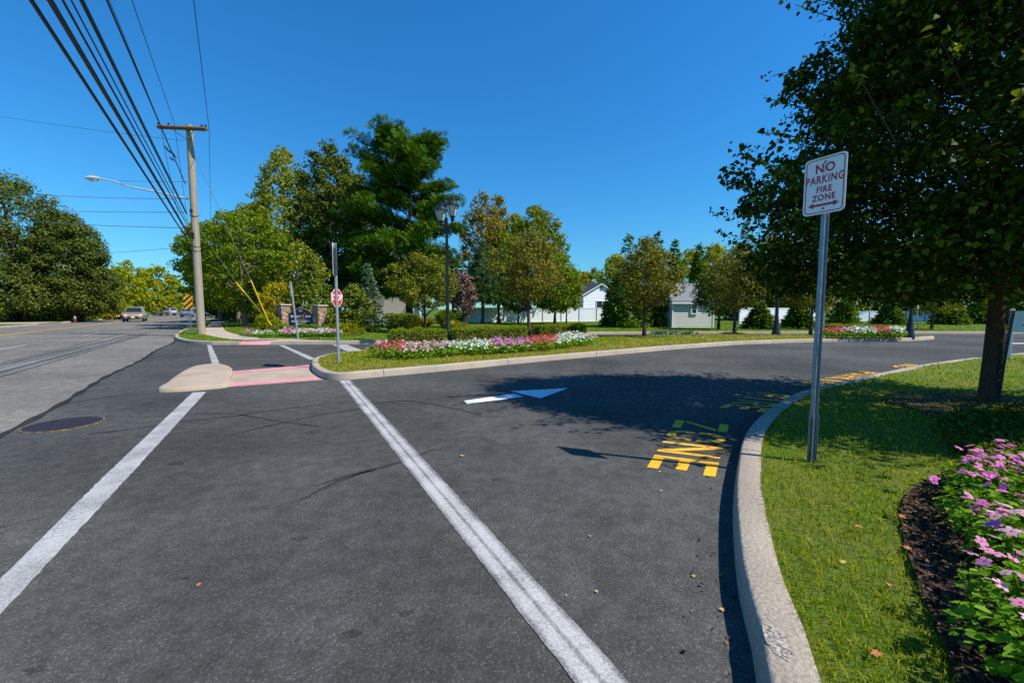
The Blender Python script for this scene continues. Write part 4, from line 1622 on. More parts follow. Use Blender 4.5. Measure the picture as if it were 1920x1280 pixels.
# street lamp bracket
lm0 = atp(352, 373) - PB
lm1 = atp(240, 349) - PB + Vector((0, 0.15, 0))
lm2 = atp(176, 331.5) - PB + Vector((0, 0.25, 0))
tip = atp(147, 331) - PB + Vector((0, 0.3, 0))
MB().tube([lm0, lm0.lerp(lm1, .5) + Vector((0, 0, .03)), lm1, lm1.lerp(lm2, .5) + Vector((0, 0, .07)), lm2], [0.045, 0.045, 0.04, 0.036, 0.032], 8).build('lamp_arm', M['lamp_grey'], t, True)
ld = (tip - lm2)
hd = MB()
ln = ld.length
ring = []
for u, w, h0, h1 in ((-0.05, .05, -.04, .05), (0.12, .10, -.10, .09), (0.35, .15, -.12, .13), (0.65, .15, -.07, .12), (0.92, .09, -.03, .07), (1.0, .03, 0.0, .03)):
    base = lm2 + ld * u
    ring.append([(base.x, base.y - w, base.z + 0.0), (base.x, base.y - w * .6, base.z + h1), (base.x, base.y + w * .6, base.z + h1), (base.x, base.y + w, base.z), (base.x, base.y + w * .6, base.z + h0), (base.x, base.y - w * .6, base.z + h0)])
n0 = len(hd.v)
for r in ring:
    hd.v += r
for i in range(len(ring) - 1):
    for k in range(6):
        hd.f.append((i * 6 + k, i * 6 + (k + 1) % 6, (i + 1) * 6 + (k + 1) % 6, (i + 1) * 6 + k))
hd.f.append(tuple(range(6)))
hd.f.append(tuple(range(len(hd.v) - 6, len(hd.v))))
lamp = hd.build('lamp_head', M['lamp_grey'], t, True)
ll = MB()
for u0, u1 in ((0.1, 0.62),):
    a_, b_ = lm2 + ld * u0, lm2 + ld * u1
    ll.box(((a_.x + b_.x) / 2, (a_.y + b_.y) / 2, min(a_.z, b_.z) - 0.10), (abs(b_.x - a_.x), 0.17, 0.07), 0, 0.9)
ll.build('lens', M['lens_green'], lamp)
for pyy, hh, ww in ((443, 0.30, 0.13), (397, 0.16, 0.10)):
    q = atp(356.5, pyy) - PB
    MB().box((0.0, -0.21, q.z), (ww, 0.10, hh)).build('junction_box', M['black_metal'], t, bevel=0.01)
for pyy in (462, 470, 405):
    q = atp(356, pyy) - PB
    b = MB()
    b.tube([(0.19 * math.cos(a), -0.0 + 0.19 * math.sin(a), q.z + .05 * math.sin(a * 2)) for a in np.linspace(0, 6.2, 14)], 0.014, 5)
    b.build('cable_loop', M['cable'], t)
b = MB()
b.tube([(0.19, -0.03, 0.0), (0.185, -0.03, H * .4), (0.17, -0.03, H * .72)], 0.018, 5)
b.build('ground_wire_cover', M['steel_dull'], t)

# second pole, darker, behind the chevron marker
P2 = G(381.3, 608.2, 0.142)
p2t = at(375, 423, P2.y)
t2 = thing('utility_pole', 'dark timber utility pole further along the street, its top in the leaves', 'utility pole', P2)
MB().tube([(0, 0, -0.4), (0, 0, 3.0), (0, 0, p2t.z - P2.z)], [0.21, 0.19, 0.14], 12).build('shaft', M['wood_dark'], t2, True)
z2 = p2t.z - P2.z - 0.55
MB().tube([(-1.3, -0.18, z2), (1.3, -0.18, z2)], 0.075, 4).build('crossarm', M['wood_arm'], t2)
for k in (-1.2, -.6, .6, 1.2):
    MB().lathe([(0.02, 0), (0.05, 0.05), (0.03, 0.15)], 8, (k, -0.18, z2 + .06)).build('insulator', M['black_metal'], t2)


# chevron object markers
def marker(name, label, base, w, h, zc, yaw, post, y0=-0.04):
    t = thing(name, label, 'sign', base, yaw, 'orange and black striped marker signs')
    if post:
        for dx in (-.06, .06):
            u_post(MB(), zc + h * .35, 0.028, 0.02).build('post', M['steel'], t, loc=(dx, 0, 0))
    pn = MB().box((0, y0, zc), (w, 0.005, h)).build('panel', M['orange'], t)
    b = MB()
    n = 3
    sl = w * 0.95
    for k in range(-1, n + 1):
        z0 = zc - h / 2 + h * (k + 0.15) / n * 1.12
        th = h / n * 0.46
        quad = [(-w / 2, z0), (w / 2, z0 + sl), (w / 2, z0 + sl + th), (-w / 2, z0 + th)]
        # clip to the panel
        poly = quad
        for lim, sgn in ((zc + h / 2, 1), (zc - h / 2, -1)):
            out = []
            for i in range(len(poly)):
                a, c = poly[i], poly[(i + 1) % len(poly)]
                ia, ic = sgn * (a[1] - lim) <= 0, sgn * (c[1] - lim) <= 0
                if ia:
                    out.append(a)
                if ia != ic:
                    u = (lim - a[1]) / (c[1] - a[1])
                    out.append((a[0] + (c[0] - a[0]) * u, lim))
            poly = out
            if len(poly) < 3:
                break
        if len(poly) >= 3:
            b.quad(*[(x, y0 - 0.0045, z) for x, z in poly])
    b.build('stripes', M['sign_black'], pn)
    return t


pm = G(357, 624.2, 0.142)
sc = FOC / pm.y
marker('striped_marker', 'orange and black striped marker sign on twin steel posts left of the near pole', pm, 14.5 / sc * 1.05, 28 / sc, (624 - 566) / sc, rad(8), True)
sc = FOC / P2.y
marker('striped_marker', 'shaded orange and black striped marker sign fixed to the dark second pole', P2 + Vector((-.05, -0.2, 0)), 9 / sc, 18.5 / sc, (608 - 574) / sc, rad(6), False)

# ---- overhead cables: separate runs from the pole back over the camera and on to the next pole
def run(name, label, pts, r, mat='cable', group=None, sag=0.0):
    P = [Vector(p) for p in pts]
    b = MB()
    if len(P) == 2 and sag:
        q = []
        for k in range(25):
            u = k / 24
            v = P[0].lerp(P[1], u)
            v.z -= sag * 4 * u * (1 - u)
            q.append(v)
        P = q
    b.tube(P, r, 6)
    o = b.build(name, M[mat], None, True)
    return tag(o, label, 'cable', group)


def over(px0, py0, x_top, Yt, dY=0.0, far=2.2, sagmid=0.0):
    """from the pole point through the point seen at the top of the frame at distance Yt, and on past the camera"""
    a = atp(px0, py0, dY)
    m = at(x_top, 0, Yt)
    e = m + (m - a) * far
    q = []
    L_ = (m - a).length
    for k in range(21):
        u = k / 20
        v = a.lerp(m, u)
        v.z -= sagmid * 4 * u * (1 - u)
        q.append(v)
    for k in range(1, 6):
        v = m.lerp(e, k / 5)
        q.append(v)
    return q


gC = 'overhead cables along the street'
run('overhead_cable', 'thick black cable, outermost and lowest of the overhead street cables', over(352, 450, 58, 5.1), 0.027, 'cable', gC)
run('overhead_cable', 'thickest black cable bundle, second from the left among the overhead cables', over(352, 437, 93, 5.9), 0.040, 'cable', gC)
run('overhead_cable', 'thin cable hanging just under the thickest bundle overhead', over(352.5, 440, 97, 5.7), 0.010, 'cable', gC)
run('overhead_cable', 'medium black cable right of the thick bundle overhead', over(350.5, 421, 117, 6.7), 0.020, 'cable', gC)
run('overhead_cable', 'thin black cable between two thicker ones overhead', over(350.5, 414, 133, 7.1), 0.014, 'cable', gC)
run('overhead_cable', 'black twin cable bundle, third thick line from the left overhead', over(350, 402, 151, 7.5), 0.026, 'cable', gC)
run('overhead_cable', 'thin cable running close beside the third thick overhead line', over(350, 398, 156, 7.7), 0.012, 'cable', gC)
run('overhead_cable', 'twisted service cable sweeping under the left end of the crossarm', over(347.5, 345, 200, 8.4, -.2), 0.020, 'cable', gC)
run('overhead_cable', 'thin power line on the left end of the crossarm', over(299.5, 231.5, 204.5, 12.2, -.2), 0.011, 'cable', gC)
run('overhead_cable', 'thin power line on the middle left of the crossarm', over(327.5, 234, 247, 12.0, -.2), 0.011, 'cable', gC)
run('overhead_cable', 'thin power line on the right end of the crossarm, nearly vertical in view', over(392, 241, 363, 11.8, -.2), 0.011, 'cable', gC)
# onward spans to the second pole
P2a = Vector((P2.x, P2.y, 0))
for (a, b_, z, r, lab) in (((299.5, 231.5), -1.2, -0.45, .010, 'left'), ((327.5, 234), -.6, -0.45, .010, 'middle'), ((392, 241), 1.2, -0.45, .010, 'right')):
    run('overhead_cable', f'{lab} thin power line from the crossarm on to the dark second pole', [atp(*a, -.2), Vector((P2.x + b_, P2.y - .18, p2t.z + z))], r, 'cable', 'cables between the two poles', 0.35)
run('overhead_cable', 'lower black cable from the near pole on to the dark second pole', [atp(357, 420, .1), Vector((P2.x - .2, P2.y, p2t.z - 2.3))], 0.02, 'cable', 'cables between the two poles', 0.25)
# twisted splices hanging on the service cable
sp = MB()
for k, (x, y) in enumerate(((311, 277), (316, 283), (323, 287), (322, 298), (327, 292))):
    c = atp(x, y, -.3)
    sp.tube([c + Vector((-.10, 0, .09)), c, c + Vector((.10, 0, -.10))], [0.02, 0.05, 0.02], 6)
tag(sp.build('cable_splice', M['cable'], None, True), 'cluster of black splice sleeves on the twisted service cable', 'cable splice')
# drops across the street to the left
gD = 'service drops crossing the street'
for lab, (x0, y0), (x1, y1), Y1, r, mt, sg in (
        ('topmost thin wire crossing the street to the left', (343, 264), (-60, 208), 31, 0.009, 'cable', .1),
        ('pale twisted wire crossing the street at lamp arm height', (349, 372.5), (-60, 350), 33, 0.015, 'cable_grey', .25),
        ('pale wire crossing the street just under the lamp arm', (351, 398), (-60, 389), 33, 0.016, 'cable_grey', .1),
        ('grey wire crossing the street above the lowest one', (352, 427.5), (-60, 405), 33, 0.017, 'cable_grey', .15),
        ('lowest thin wire crossing the street behind the dark maple', (352, 463), (-40, 487), 44, 0.009, 'cable', .1)):
    run('service_wire', lab, [atp(x0, y0), at(x1, y1, Y1)], r, mt, gD, sg)
run('service_wire', 'short pale stay wire tying the lamp arm back to the pole', [atp(220, 339.5, .12), atp(352, 341)], 0.012, 'cable_grey')

# guy wires with yellow guards
ga = at(496, 605, 25.2)
for lab, p0, mid_, end in (('guy wire with yellow guard, left and lower of the two stays', (357, 405), (442, 529), (494.5, 592)), ('guy wire with yellow guard, right and steeper of the two stays', (352, 262), (470, 525), (498.5, 592))):
    a = atp(*p0)
    e = at(end[0], end[1], ga.y)
    e2 = e + (e - at(mid_[0], mid_[1], YP + (ga.y - YP) * .75)) * 0.3
    m = at(mid_[0], mid_[1], a.y + (e.y - a.y) * 0.75)
    t = thing('guy_wire', lab, 'guy wire', e, 0, 'guy wires of the corner pole')
    MB().tube([a - e, m - e], 0.013, 6).build('strand', M['cable_grey'], t)
    d = (e - m).normalized()
    MB().tube([m - e, Vector((0, 0, 0)), d * ((e.z - 0.1) / max(.05, -d.z) if d.z < 0 else 1.0)], 0.042, 8).build('guard', M['guy_yellow'], t, True)

# ---- lamp posts with twin lanterns
def lamp_post(base, label, H, yaw):
    t = thing('lamp_post', label, 'lamp post', base, yaw, 'black twin-lantern lamp posts')
    MB().lathe([(.20, -.1), (.20, .10), (.17, .14), (.17, .30), (.13, .36), (.12, .62), (.095, .68), (.11, .72), (.09, .78), (.075, .95)], 16).build('base', M['black_metal'], t, True)
    MB().lathe([(.068, .94), (.062, H * .45), (.052, H - .95), (.065, H - .93), (.065, H - .88), (.045, H - .85), (.045, H - .70), (.02, H - .66)], 12).build('shaft', M['black_metal'], t, True)
    a = MB()
    for s in (-1, 1):
        a.tube([(0, 0, H - 1.12), (s * .18, 0, H - 1.14), (s * .42, 0, H - 1.04), (s * .50, 0, H - .90)], [.03, .028, .026, .03], 8)
    a.build('arms', M['black_metal'], t, True)
    for s in (-1, 1):
        z0 = H - 0.92
        lan = MB().lathe([(.05, 0), (.075, .05), (.075, .14), (.115, .20)], 12, (s * .5, 0, z0)).build('lantern', M['black_metal'], t, True)
        MB().lathe([(.108, .20), (.235, .585)], 6, (s * .5, 0, z0)).build('glass', M['glass_frost'], lan)
        b = MB()
        for k in range(6):
            an = 2 * math.pi * k / 6
            b.tube([(s * .5 + .112 * math.cos(an), .112 * math.sin(an), z0 + .19), (s * .5 + .242 * math.cos(an), .242 * math.sin(an), z0 + .59)], .011, 5)
        b.build('frame_bars', M['black_metal'], lan)
        MB().lathe([(.275, .575), (.275, .60), (.25, .625), (.225, .66), (.19, .73), (.12, .785), (.05, .81), (.045, .84), (.075, .86), (.07, .885), (.025, .91), (.022, .95), (.035, .97), (.0, 1.0)], 18, (s * .5, 0, z0)).build('cap', M['black_metal'], lan, True)
    return t


LPb = GI(840, 641)
lp = lamp_post(LPb, 'black twin-lantern lamp post rising behind the front flower bed', 5.55, math.atan2(0.84, -0.60))
lz = lambda p, d: G(p, d, 0.2)
for pxx, pyy, lab in ((1455, 627, 'black lamp post left of the steel sign post, half hidden by the big tree'), (1705, 630.5, 'black lamp post at the right end of the island by red and white flowers')):
    c = copy_tree(lp)
    c.location = lz(pxx, pyy)
    c.rotation_euler.z = rad(80)
    c['label'] = lab

# ---- monument sign: stone pillars and navy board
def pillar(base, label, w, h, yaw):
    t = thing('stone_pillar', label, 'pillar', base, yaw, 'stone pillars of the entrance sign')
    b = MB()
    b.box((0, 0, h / 2 - .1), (w, w, h + .2))
    b.build('shaft', M['stone'], t, bevel=0.02)
    MB().box((0, 0, h + .045), (w + .13, w + .13, .09), 0, .97).build('cap', M['walk'], t, bevel=0.012)
    return t


pr = G(600.5, 619.5, 0.142)
pl = at(531, 575, pr.y + 1.2)
YAWM = math.atan2(1.2, pl.x - pr.x) + math.pi
pill_yaw = rad(-32)
pillar(pr, 'stone pillar right of the navy entrance sign, in full sun', 0.60, 1.50, pill_yaw)
pillar(Vector((pl.x, pr.y + 1.2, 0.142)), 'stone pillar left of the navy entrance sign, behind the yellow shrub', 0.60, 1.56, pill_yaw)
bl, br = at(541.5, 613, pr.y + .45), at(588.5, 613, pr.y + .55)
wd = (br - bl).length
cb = (bl + br) / 2
t = thing('entrance_sign', 'navy board with gold border and arched top between two stone pillars', 'sign', (cb.x, cb.y, 0.142), math.atan2(br.y - bl.y, br.x - bl.x))
zb, zs, zt_ = 0.24, 1.10, 1.40
def arch(w, zlo, zsh, zto, n=18, sh=.09):
    o = [(-w / 2, zlo), (w / 2, zlo), (w / 2, zsh), (w / 2 - sh, zsh)]
    for k in range(1, n):
        u = k / n
        x = (w / 2 - sh) * (1 - 2 * u)
        o.append((x, zsh + (zto - zsh) * math.cos(x / (w / 2 - sh) * math.pi / 2) ** .75))
    o += [(-w / 2 + sh, zsh), (-w / 2, zsh)]
    return o


board = MB().prism(arch(wd, zb, zs, zt_), -0.03, 0.03).build('board', M['gold'], t)
MB().prism(arch(wd - .05, zb + .025, zs - .03, zt_ - .03, sh=.085), -0.036, -0.0305).build('face', M['navy'], board)
for x in (-wd / 2 + .1, wd / 2 - .1):
    MB().box((x, 0.0, .05), (.07, .05, .30)).build('leg', M['black_metal'], t)
k_ = wd / 1.52
text_on('lettering', 'B', 0.215 * k_, M['letter_white'], board, -0.555 * k_, 0.87, -0.039, 0.004, .85)
text_on('lettering', 'RIGHT', 0.17 * k_, M['letter_white'], board, -0.245 * k_, 0.86, -0.039, 0.004, .92)
text_on('lettering', 'IEW', 0.17 * k_, M['letter_white'], board, 0.44 * k_, 0.86, -0.039, 0.004, .98)
ck = MB()
ck.quad(*[(x * k_, -0.0395, z) for x, z in ((.035, .95), (.085, .97), (.135, .85), (.13, .77))])
ck.quad(*[(x * k_, -0.040, z) for x, z in ((.115, .77), (.145, .77), (.215, .99), (.31, 1.10), (.22, 1.05), (.16, .94))])
ck.build('check_mark', M['gold'], board)
text_on('lettering', 'PARAMUS', 0.105 * k_, M['gold'], board, 0.03 * k_, 0.69, -0.039, 0.002, .95)
MB().box((0, -.0385, .63), (1.18 * k_, .002, .008)).build('rule_line', M['sign_blue_grey'], board)
b = MB()
for x0, x1 in ((-.58, -.30), (-.28, -.10), (-.03, .02), (.06, .16), (.18, .38), (.40, .58)):
    b.box(((x0 + x1) / 2 * k_, -.0385, .55), ((x1 - x0) * k_, .002, .05))
b.build('small_lettering', M['letter_white'], board)
b = MB()
for x0, x1 in ((-.24, -.10), (-.07, .06), (.09, .28)):
    b.box(((x0 + x1) / 2 * k_, -.0385, .40), ((x1 - x0) * k_, .002, .062))
b.build('small_lettering', M['letter_white'], board)
MB().lathe([(.13, -.0385), (.13, -.0375)], 24, (0, 0, 0), 'y').build('number_plate', M['gold'], board, loc=(0, 0, 1.225)).scale = (1, 1, .62)
MB().lathe([(.115, -.0405), (.115, -.039)], 24, (0, 0, 0), 'y').build('number_plate', M['navy'], board, loc=(0, 0, 1.225)).scale = (1, 1, .58)
b = MB()
for x in (-.045, 0, .045):
    b.box((x, -.0425, 1.225), (.03, .002, .05))
b.build('small_lettering', M['letter_white'], board)

# ---- white notice sign at the right edge
p = GL(1888, 672)
t = thing('notice_sign', 'pale board with dark lines of writing on a white post at the right edge', 'sign', p, rad(-42))
sc = FOC / p.y
MB().box((0.02, 0, .58), (.085, .085, 1.5)).build('post', M['trim'], t, bevel=.008)
MB().box((1.05, 0, .58), (.085, .085, 1.5)).build('post', M['trim'], t, bevel=.008)
pn = MB().box((.55, -.055, 1.00), (1.06, .02, .56)).build('panel', M['sign_blue_grey'], t)
for k, (w, z) in enumerate(((.30, 1.17), (.56, 1.08), (.50, .99), (.66, .90))):
    MB().box((.52, -.0665, z), (w, .002, .022)).build('small_lettering', M['sign_text'], pn)

# ---- manhole
mc = G(120, 795.5, 0.006)
t = thing('manhole_cover', 'round rust-brown cast iron manhole cover in the dark asphalt', 'manhole cover', (mc.x, mc.y, 0.004))
MB().lathe([(.372, -.02), (.372, .010), (.345, .012)], 40).build('frame', M['ring_dirt'], t)
b = MB().lathe([(.355, -.02), (.355, .0135), (.352, .0145)], 40)
for i in range(-5, 6):
    for j in range(-5, 6):
        if i * i + j * j < 26:
            b.box((i * .062, j * .062, .0155), (.034, .034, .004))
b.build('lid', M['iron'], t)

# ---- hydrant across the street with a ball marker
p = G(141, 602.3, 0.142)
t = thing('fire_hydrant', 'red hydrant with pale blue bonnet across the street', 'hydrant', p)
MB().lathe([(.20, -.05), (.20, .04), (.13, .06), (.13, .50), (.16, .52), (.16, .56)], 14).build('barrel', M['hydrant_red'], t, True)
MB().lathe([(.15, .56), (.15, .62), (.12, .72), (.05, .78), (.04, .84), (0, .85)], 14).build('bonnet', M['hydrant_blue'], t, True)
for a in (0, 120, 240):
    MB().lathe([(.07, .12), (.07, .2), (.05, .22)], 10, (0, 0, 0), 'y').build('outlet', M['hydrant_blue'], t, loc=(0, 0, .42)).rotation_euler = (0, 0, rad(a))
t.scale = (.68, .68, .68)
p = p + Vector((-.35, .25, 0))
t = thing('hydrant_marker', 'thin rod topped with a red disc behind the hydrant', 'marker')
t.location = p
MB().tube([(0, 0, -.1), (0, 0, 1.4)], .025, 6).build('rod', M['hydrant_red'], t)
MB().lathe([(.02, -.03), (.13, -.02), (.13, .02), (.02, .03)], 16, (0, 0, 0), 'y').build('disc', M['stop_red'], t, loc=(0, 0, 1.5))

# ---- thin posts and a leaning sign in the background
p = G(1166, 613, 0.142)
sc = FOC / p.y
t = thing('slim_post', 'slim pale grey steel post standing before the evergreen clump', 'post', p)
round_post((613 - 546) / sc, .035).build('shaft', M['steel_dull'], t)
MB().lathe([(.045, 0), (.045, .03), (.01, .05)], 8, (0, 0, (613 - 546) / sc)).build('cap', M['steel_dull'], t)
p = G(1722, 619, 0.142)
sc = FOC / p.y
t = thing('leaning_sign', 'small pale green sign on a crooked post behind the right lamp post', 'sign', p)
t.rotation_euler = (0, rad(-9), 0)
round_post(49 / sc, .035).build('post', M['steel_dull'], t)
MB().box((0, -.04, 45 / sc), (.22, .01, .34)).build('panel', M['sign_blue_grey'], t, bevel=.004)
p = G(1629.5, 608, 0.142)
sc = FOC / p.y
t = thing('slim_post', 'slim pale post behind the right island hedge', 'post', p)
round_post(27 / sc, .045).build('shaft', M['lamp_grey'], t)
MB().lathe([(.055, 0), (.055, .03), (.01, .05)], 8, (0, 0, 27 / sc)).build('cap', M['lamp_grey'], t)

# ---- traffic signals far along the street
for k, (x, y, lab) in enumerate(((373.5, 560.5, 'yellow traffic signal seen left of the dark pole'), (390, 560.5, 'yellow traffic signal seen right of the dark pole'))):
    c = at(x, y, 96)
    t = thing('traffic_signal', lab, 'traffic signal', c, 0, 'far traffic signals')
    MB().box((0, 0, 0), (.62, .35, 1.15)).build('housing', M['signal_yellow'], t, bevel=.03)
    for z in (-.35, 0, .35):
        MB().lathe([(.14, -.2), (.14, -.17)], 10, (0, 0, z), 'y').build('lens', M['car_black'], t)
    MB().tube([(0, 0, .55), (0, 0, 1.9)], .04, 6).build('hanger', M['black_metal'], t)
a, c = at(362, 552, 96), at(402, 552, 96)
t = thing('signal_span', 'dark span arm holding the far traffic signals and teal street name sign', 'signal arm', (c.x + .5, c.y, 0))
b = MB().tube([(0, 0, -.1), (0, 0, c.z + .5)], .12, 8)
b.tube([(0, 0, c.z), (a.x - c.x, 0, a.z)], .07, 6)
b.build('mast', M['black_metal'], t)
for x in (376, 384.8):
    q = at(x, 563.5, 95.8)
    MB().box((q.x - c.x - .5, -.1, q.z), (1.5 if x < 380 else 1.7, .03, .5)).build('street_name_plate', M['street_green'], t)

# ---- white vinyl fence, panels with grey posts
def vinyl_fence(label, x0, x1, Y0, Y1, ytop=576.5):
    a, c = at(x0, 600, Y0), at(x1, 600, Y1)
    zb = 0.08
    h = at((x0 + x1) / 2, ytop, (Y0 + Y1) / 2).z - zb
    n = max(1, round((c - a).length / 2.25))
    d = Vector((c.x - a.x, c.y - a.y, 0))
    t = thing('white_fence', label, 'fence', (a.x, a.y, zb), math.atan2(d.y, d.x), 'white vinyl fences at the back')
    L_ = d.length
    for k in range(n):
        s0, s1 = L_ * k / n + .05, L_ * (k + 1) / n - .05
        b = MB().box(((s0 + s1) / 2, 0, h / 2), (s1 - s0, .04, h - .04))
        b.box(((s0 + s1) / 2, 0, h - .06), (s1 - s0, .08, .10))
        b.box(((s0 + s1) / 2, 0, .10), (s1 - s0, .08, .12))
        b.build('panel', M['fence'], t)
    for k in range(n + 1):
        b = MB().box((L_ * k / n, 0, h / 2), (.09, .10, h + .06))
        b.build('post', M['fence_post'] if k % 1 == 0 else M['fence'], t)
    return t


vinyl_fence('white vinyl fence running left from the white house, behind the trees', 868, 1150, 41.0, 46.0)
vinyl_fence('white vinyl fence seen right of the shed between small evergreens', 1385, 1545, 37.5, 41.0, 577)
vinyl_fence('white vinyl fence far right under the big tree, mostly hidden by trunks', 1560, 1800, 46.0, 47.0, 583)


# ---- houses
def lap_wall(b, x0, x1, y, z0, z1, top=None, pitch=0.15, holes=()):
    """lapped boards in the local xz plane facing -y; top(z) narrows the wall for a gable"""
    n = int((z1 - z0) / pitch)
    for k in range(n):
        za, zb_ = z0 + k * pitch, z0 + (k + 1) * pitch
        for (xa, xb, xc, xd) in ((*((top(za)) if top else (x0, x1)), *((top(zb_)) if top else (x0, x1))),):
            spans = [(xa, xb, xc, xd)]
            for (h0, h1, hz0, hz1) in holes:
                if hz0 < (za + zb_) / 2 < hz1:
                    spans = [(xa, h0, xc, h0), (h1, xb, h1, xd)]
            for (p, q, r_, s_) in spans:
                b.quad((p, y - .028, za), (q, y - .028, za), (s_, y - .006, zb_), (r_, y - .006, zb_))
                b.quad((p, y, za), (q, y, za), (q, y - .028, za), (p, y - .028, za))
    return b


def window(root, x, z, w, h, y, cols=1, rows=2, mat='trim'):
    f = MB()
    for (cx, cz, sx, sz) in ((0, h / 2 + .04, w + .16, .08), (0, -h / 2 - .04, w + .16, .08), (-w / 2 - .04, 0, .08, h), (w / 2 + .04, 0, .08, h)):
        f.box((x + cx, y - .035, z + cz), (sx, .07, sz))
    for k in range(1, cols):
        f.box((x - w / 2 + w * k / cols, y - .03, z), (.05, .05, h))
    for k in range(1, rows):
        f.box((x, y - .03, z - h / 2 + h * k / rows), (w, .045, .045))
    fr = f.build('window', M[mat], root)
    MB().box((x, y + .0, z), (w, .02, h)).build('pane', M['pane'], fr)
    return fr


YH = 58.0
cl, cr_ = at(1086, 600, YH), at(1164, 600, YH)
w = cr_.x - cl.x
t = thing('white_house', 'white lap-sided house with dark gable roof behind the fence', 'house', ((cl.x + cr_.x) / 2, YH, 0.05), rad(22))
ze, za_ = at(1086, 552, YH).z - .05, at(1125, 530.5, YH).z - .05
b = MB()
def gtop(z):
    if z <= ze:
        return (-w / 2, w / 2)
    k = max(0.0, (za_ - z) / (za_ - ze))
    return (-w / 2 * k, w / 2 * k)


lap_wall(b, -w / 2, w / 2, 0, 0, za_, gtop, 0.2)
b.quad((-w / 2, 0, 0), (-w / 2, 9, 0), (-w / 2, 9, ze), (-w / 2, 0, ze))
b.quad((w / 2, 0, 0), (w / 2, 9, 0), (w / 2, 9, ze), (w / 2, 0, ze))
b.quad((-w / 2, 0, 0), (w / 2, 0, 0), (w / 2, 0, ze), (0, 0, za_), (-w / 2, 0, ze))
b.build('wall', M['siding'], t)
b = MB()
for s in (-1, 1):
    k = 1.06
    sl = (za_ - ze)
    e0 = (s * w / 2 * k, ze - sl * (k - 1))
    b.quad((e0[0], -.3, e0[1] + .05), (0, -.3, za_ + .05), (0, 9.3, za_ + .05), (e0[0], 9.3, e0[1] + .05))
    b.quad((e0[0], -.3, e0[1] - .07), (0, -.3, za_ - .07), (0, 9.3, za_ - .07), (e0[0], 9.3, e0[1] - .07))
    b.quad((e0[0], -.3, e0[1] - .07), (0, -.3, za_ - .07), (0, -.3, za_ + .05), (e0[0], -.3, e0[1] + .05))
rf = b.build('roof', M['roof_dark'], t)
MB().box((.5, 2.4, za_ - .05), (.5, .5, .35)).build('roof_vent', M['fence_post'], rf)
b = MB()
for s in (-1, 1):
    b.quad((s * w / 2 * 1.06, -.31, ze - .24), (0, -.31, za_ - .20), (0, -.31, za_ - .07), (s * w / 2 * 1.06, -.31, ze - .10))
b.build('barge_board', M['trim'], t)
zw = at(1125, 571, YH).z - .05
window(t, .05 * w, zw, 1.9, .95, -.03, 2, 1)
MB().tube([(-w / 2 + .12, -.07, 0), (-w / 2 + .12, -.07, ze - .2)], .05, 6).build('downspout', M['trim'], t)
MB().box((w * .36, -.08, 2.3), (.3, .12, .5)).build('meter_box', M['fence_post'], t)
MB().tube([(w * .36, -.06, 2.5), (w * .36, -.06, 3.6), (w * .33, -.2, 3.75)], .03, 6).build('conduit', M['fence_post'], t)
MB().box((.02 * w, -.05, za_ - .72), (.42, .06, .55)).build('gable_vent', M['fence_post'], t)

YS = 30.0
cl, cr_ = at(1259, 600, YS), at(1339, 600, YS)
w = cr_.x - cl.x
t = thing('garden_shed', 'pale grey lap-sided shed with grey shingle roof and small window', 'shed', ((cl.x + cr_.x) / 2, YS, 0.12), rad(6))
ze = at(1300, 562.5, YS).z - .12
zr = at(1300, 531, YS + 1.3).z - .12
b = MB()
wx = at(1300.5, 579, YS).x - t.location.x
wz = at(1300.5, 579, YS).z - .12
lap_wall(b, -w / 2, w / 2, 0, 0, ze - .05, None, .145)
for s in (-1, 1):
    b.quad((s * w / 2, 0, 0), (s * w / 2, 2.7, 0), (s * w / 2, 2.7, ze), (s * w / 2, 1.35, zr - .08), (s * w / 2, 0, ze))
b.quad((-w / 2, 2.7, 0), (w / 2, 2.7, 0), (w / 2, 2.7, ze), (-w / 2, 2.7, ze))
b.quad((-w / 2, 0.0, 0), (w / 2, 0.0, 0), (w / 2, 0.0, ze), (-w / 2, 0.0, ze))
b.build('wall', M['siding_tan'], t)
b = MB()
for s in (0, 1):
    y0 = -.22 if s == 0 else 2.92
    b.quad((-w / 2 - .2, y0, ze - .06), (w / 2 + .2, y0, ze - .06), (w / 2 + .2, 1.35, zr), (-w / 2 - .2, 1.35, zr))
    b.quad((-w / 2 - .2, y0, ze - .14), (w / 2 + .2, y0, ze - .14), (w / 2 + .2, 1.35, zr - .08), (-w / 2 - .2, 1.35, zr - .08))
    b.quad((-w / 2 - .2, y0, ze - .14), (w / 2 + .2, y0, ze - .14), (w / 2 + .2, y0, ze - .06), (-w / 2 - .2, y0, ze - .06))
b.build('roof', M['roof_grey'], t)
b = MB()
b.box((0, -.20, ze - .20), (w + .34, .04, .16))
for s in (-1, 1):
    b.box((s * (w / 2 + .01), -.02, ze / 2 - .07), (.11, .07, ze - .14))
b.build('trim_boards', M['trim'], t)
window(t, wx, wz, .34, .62, -.03, 1, 2)

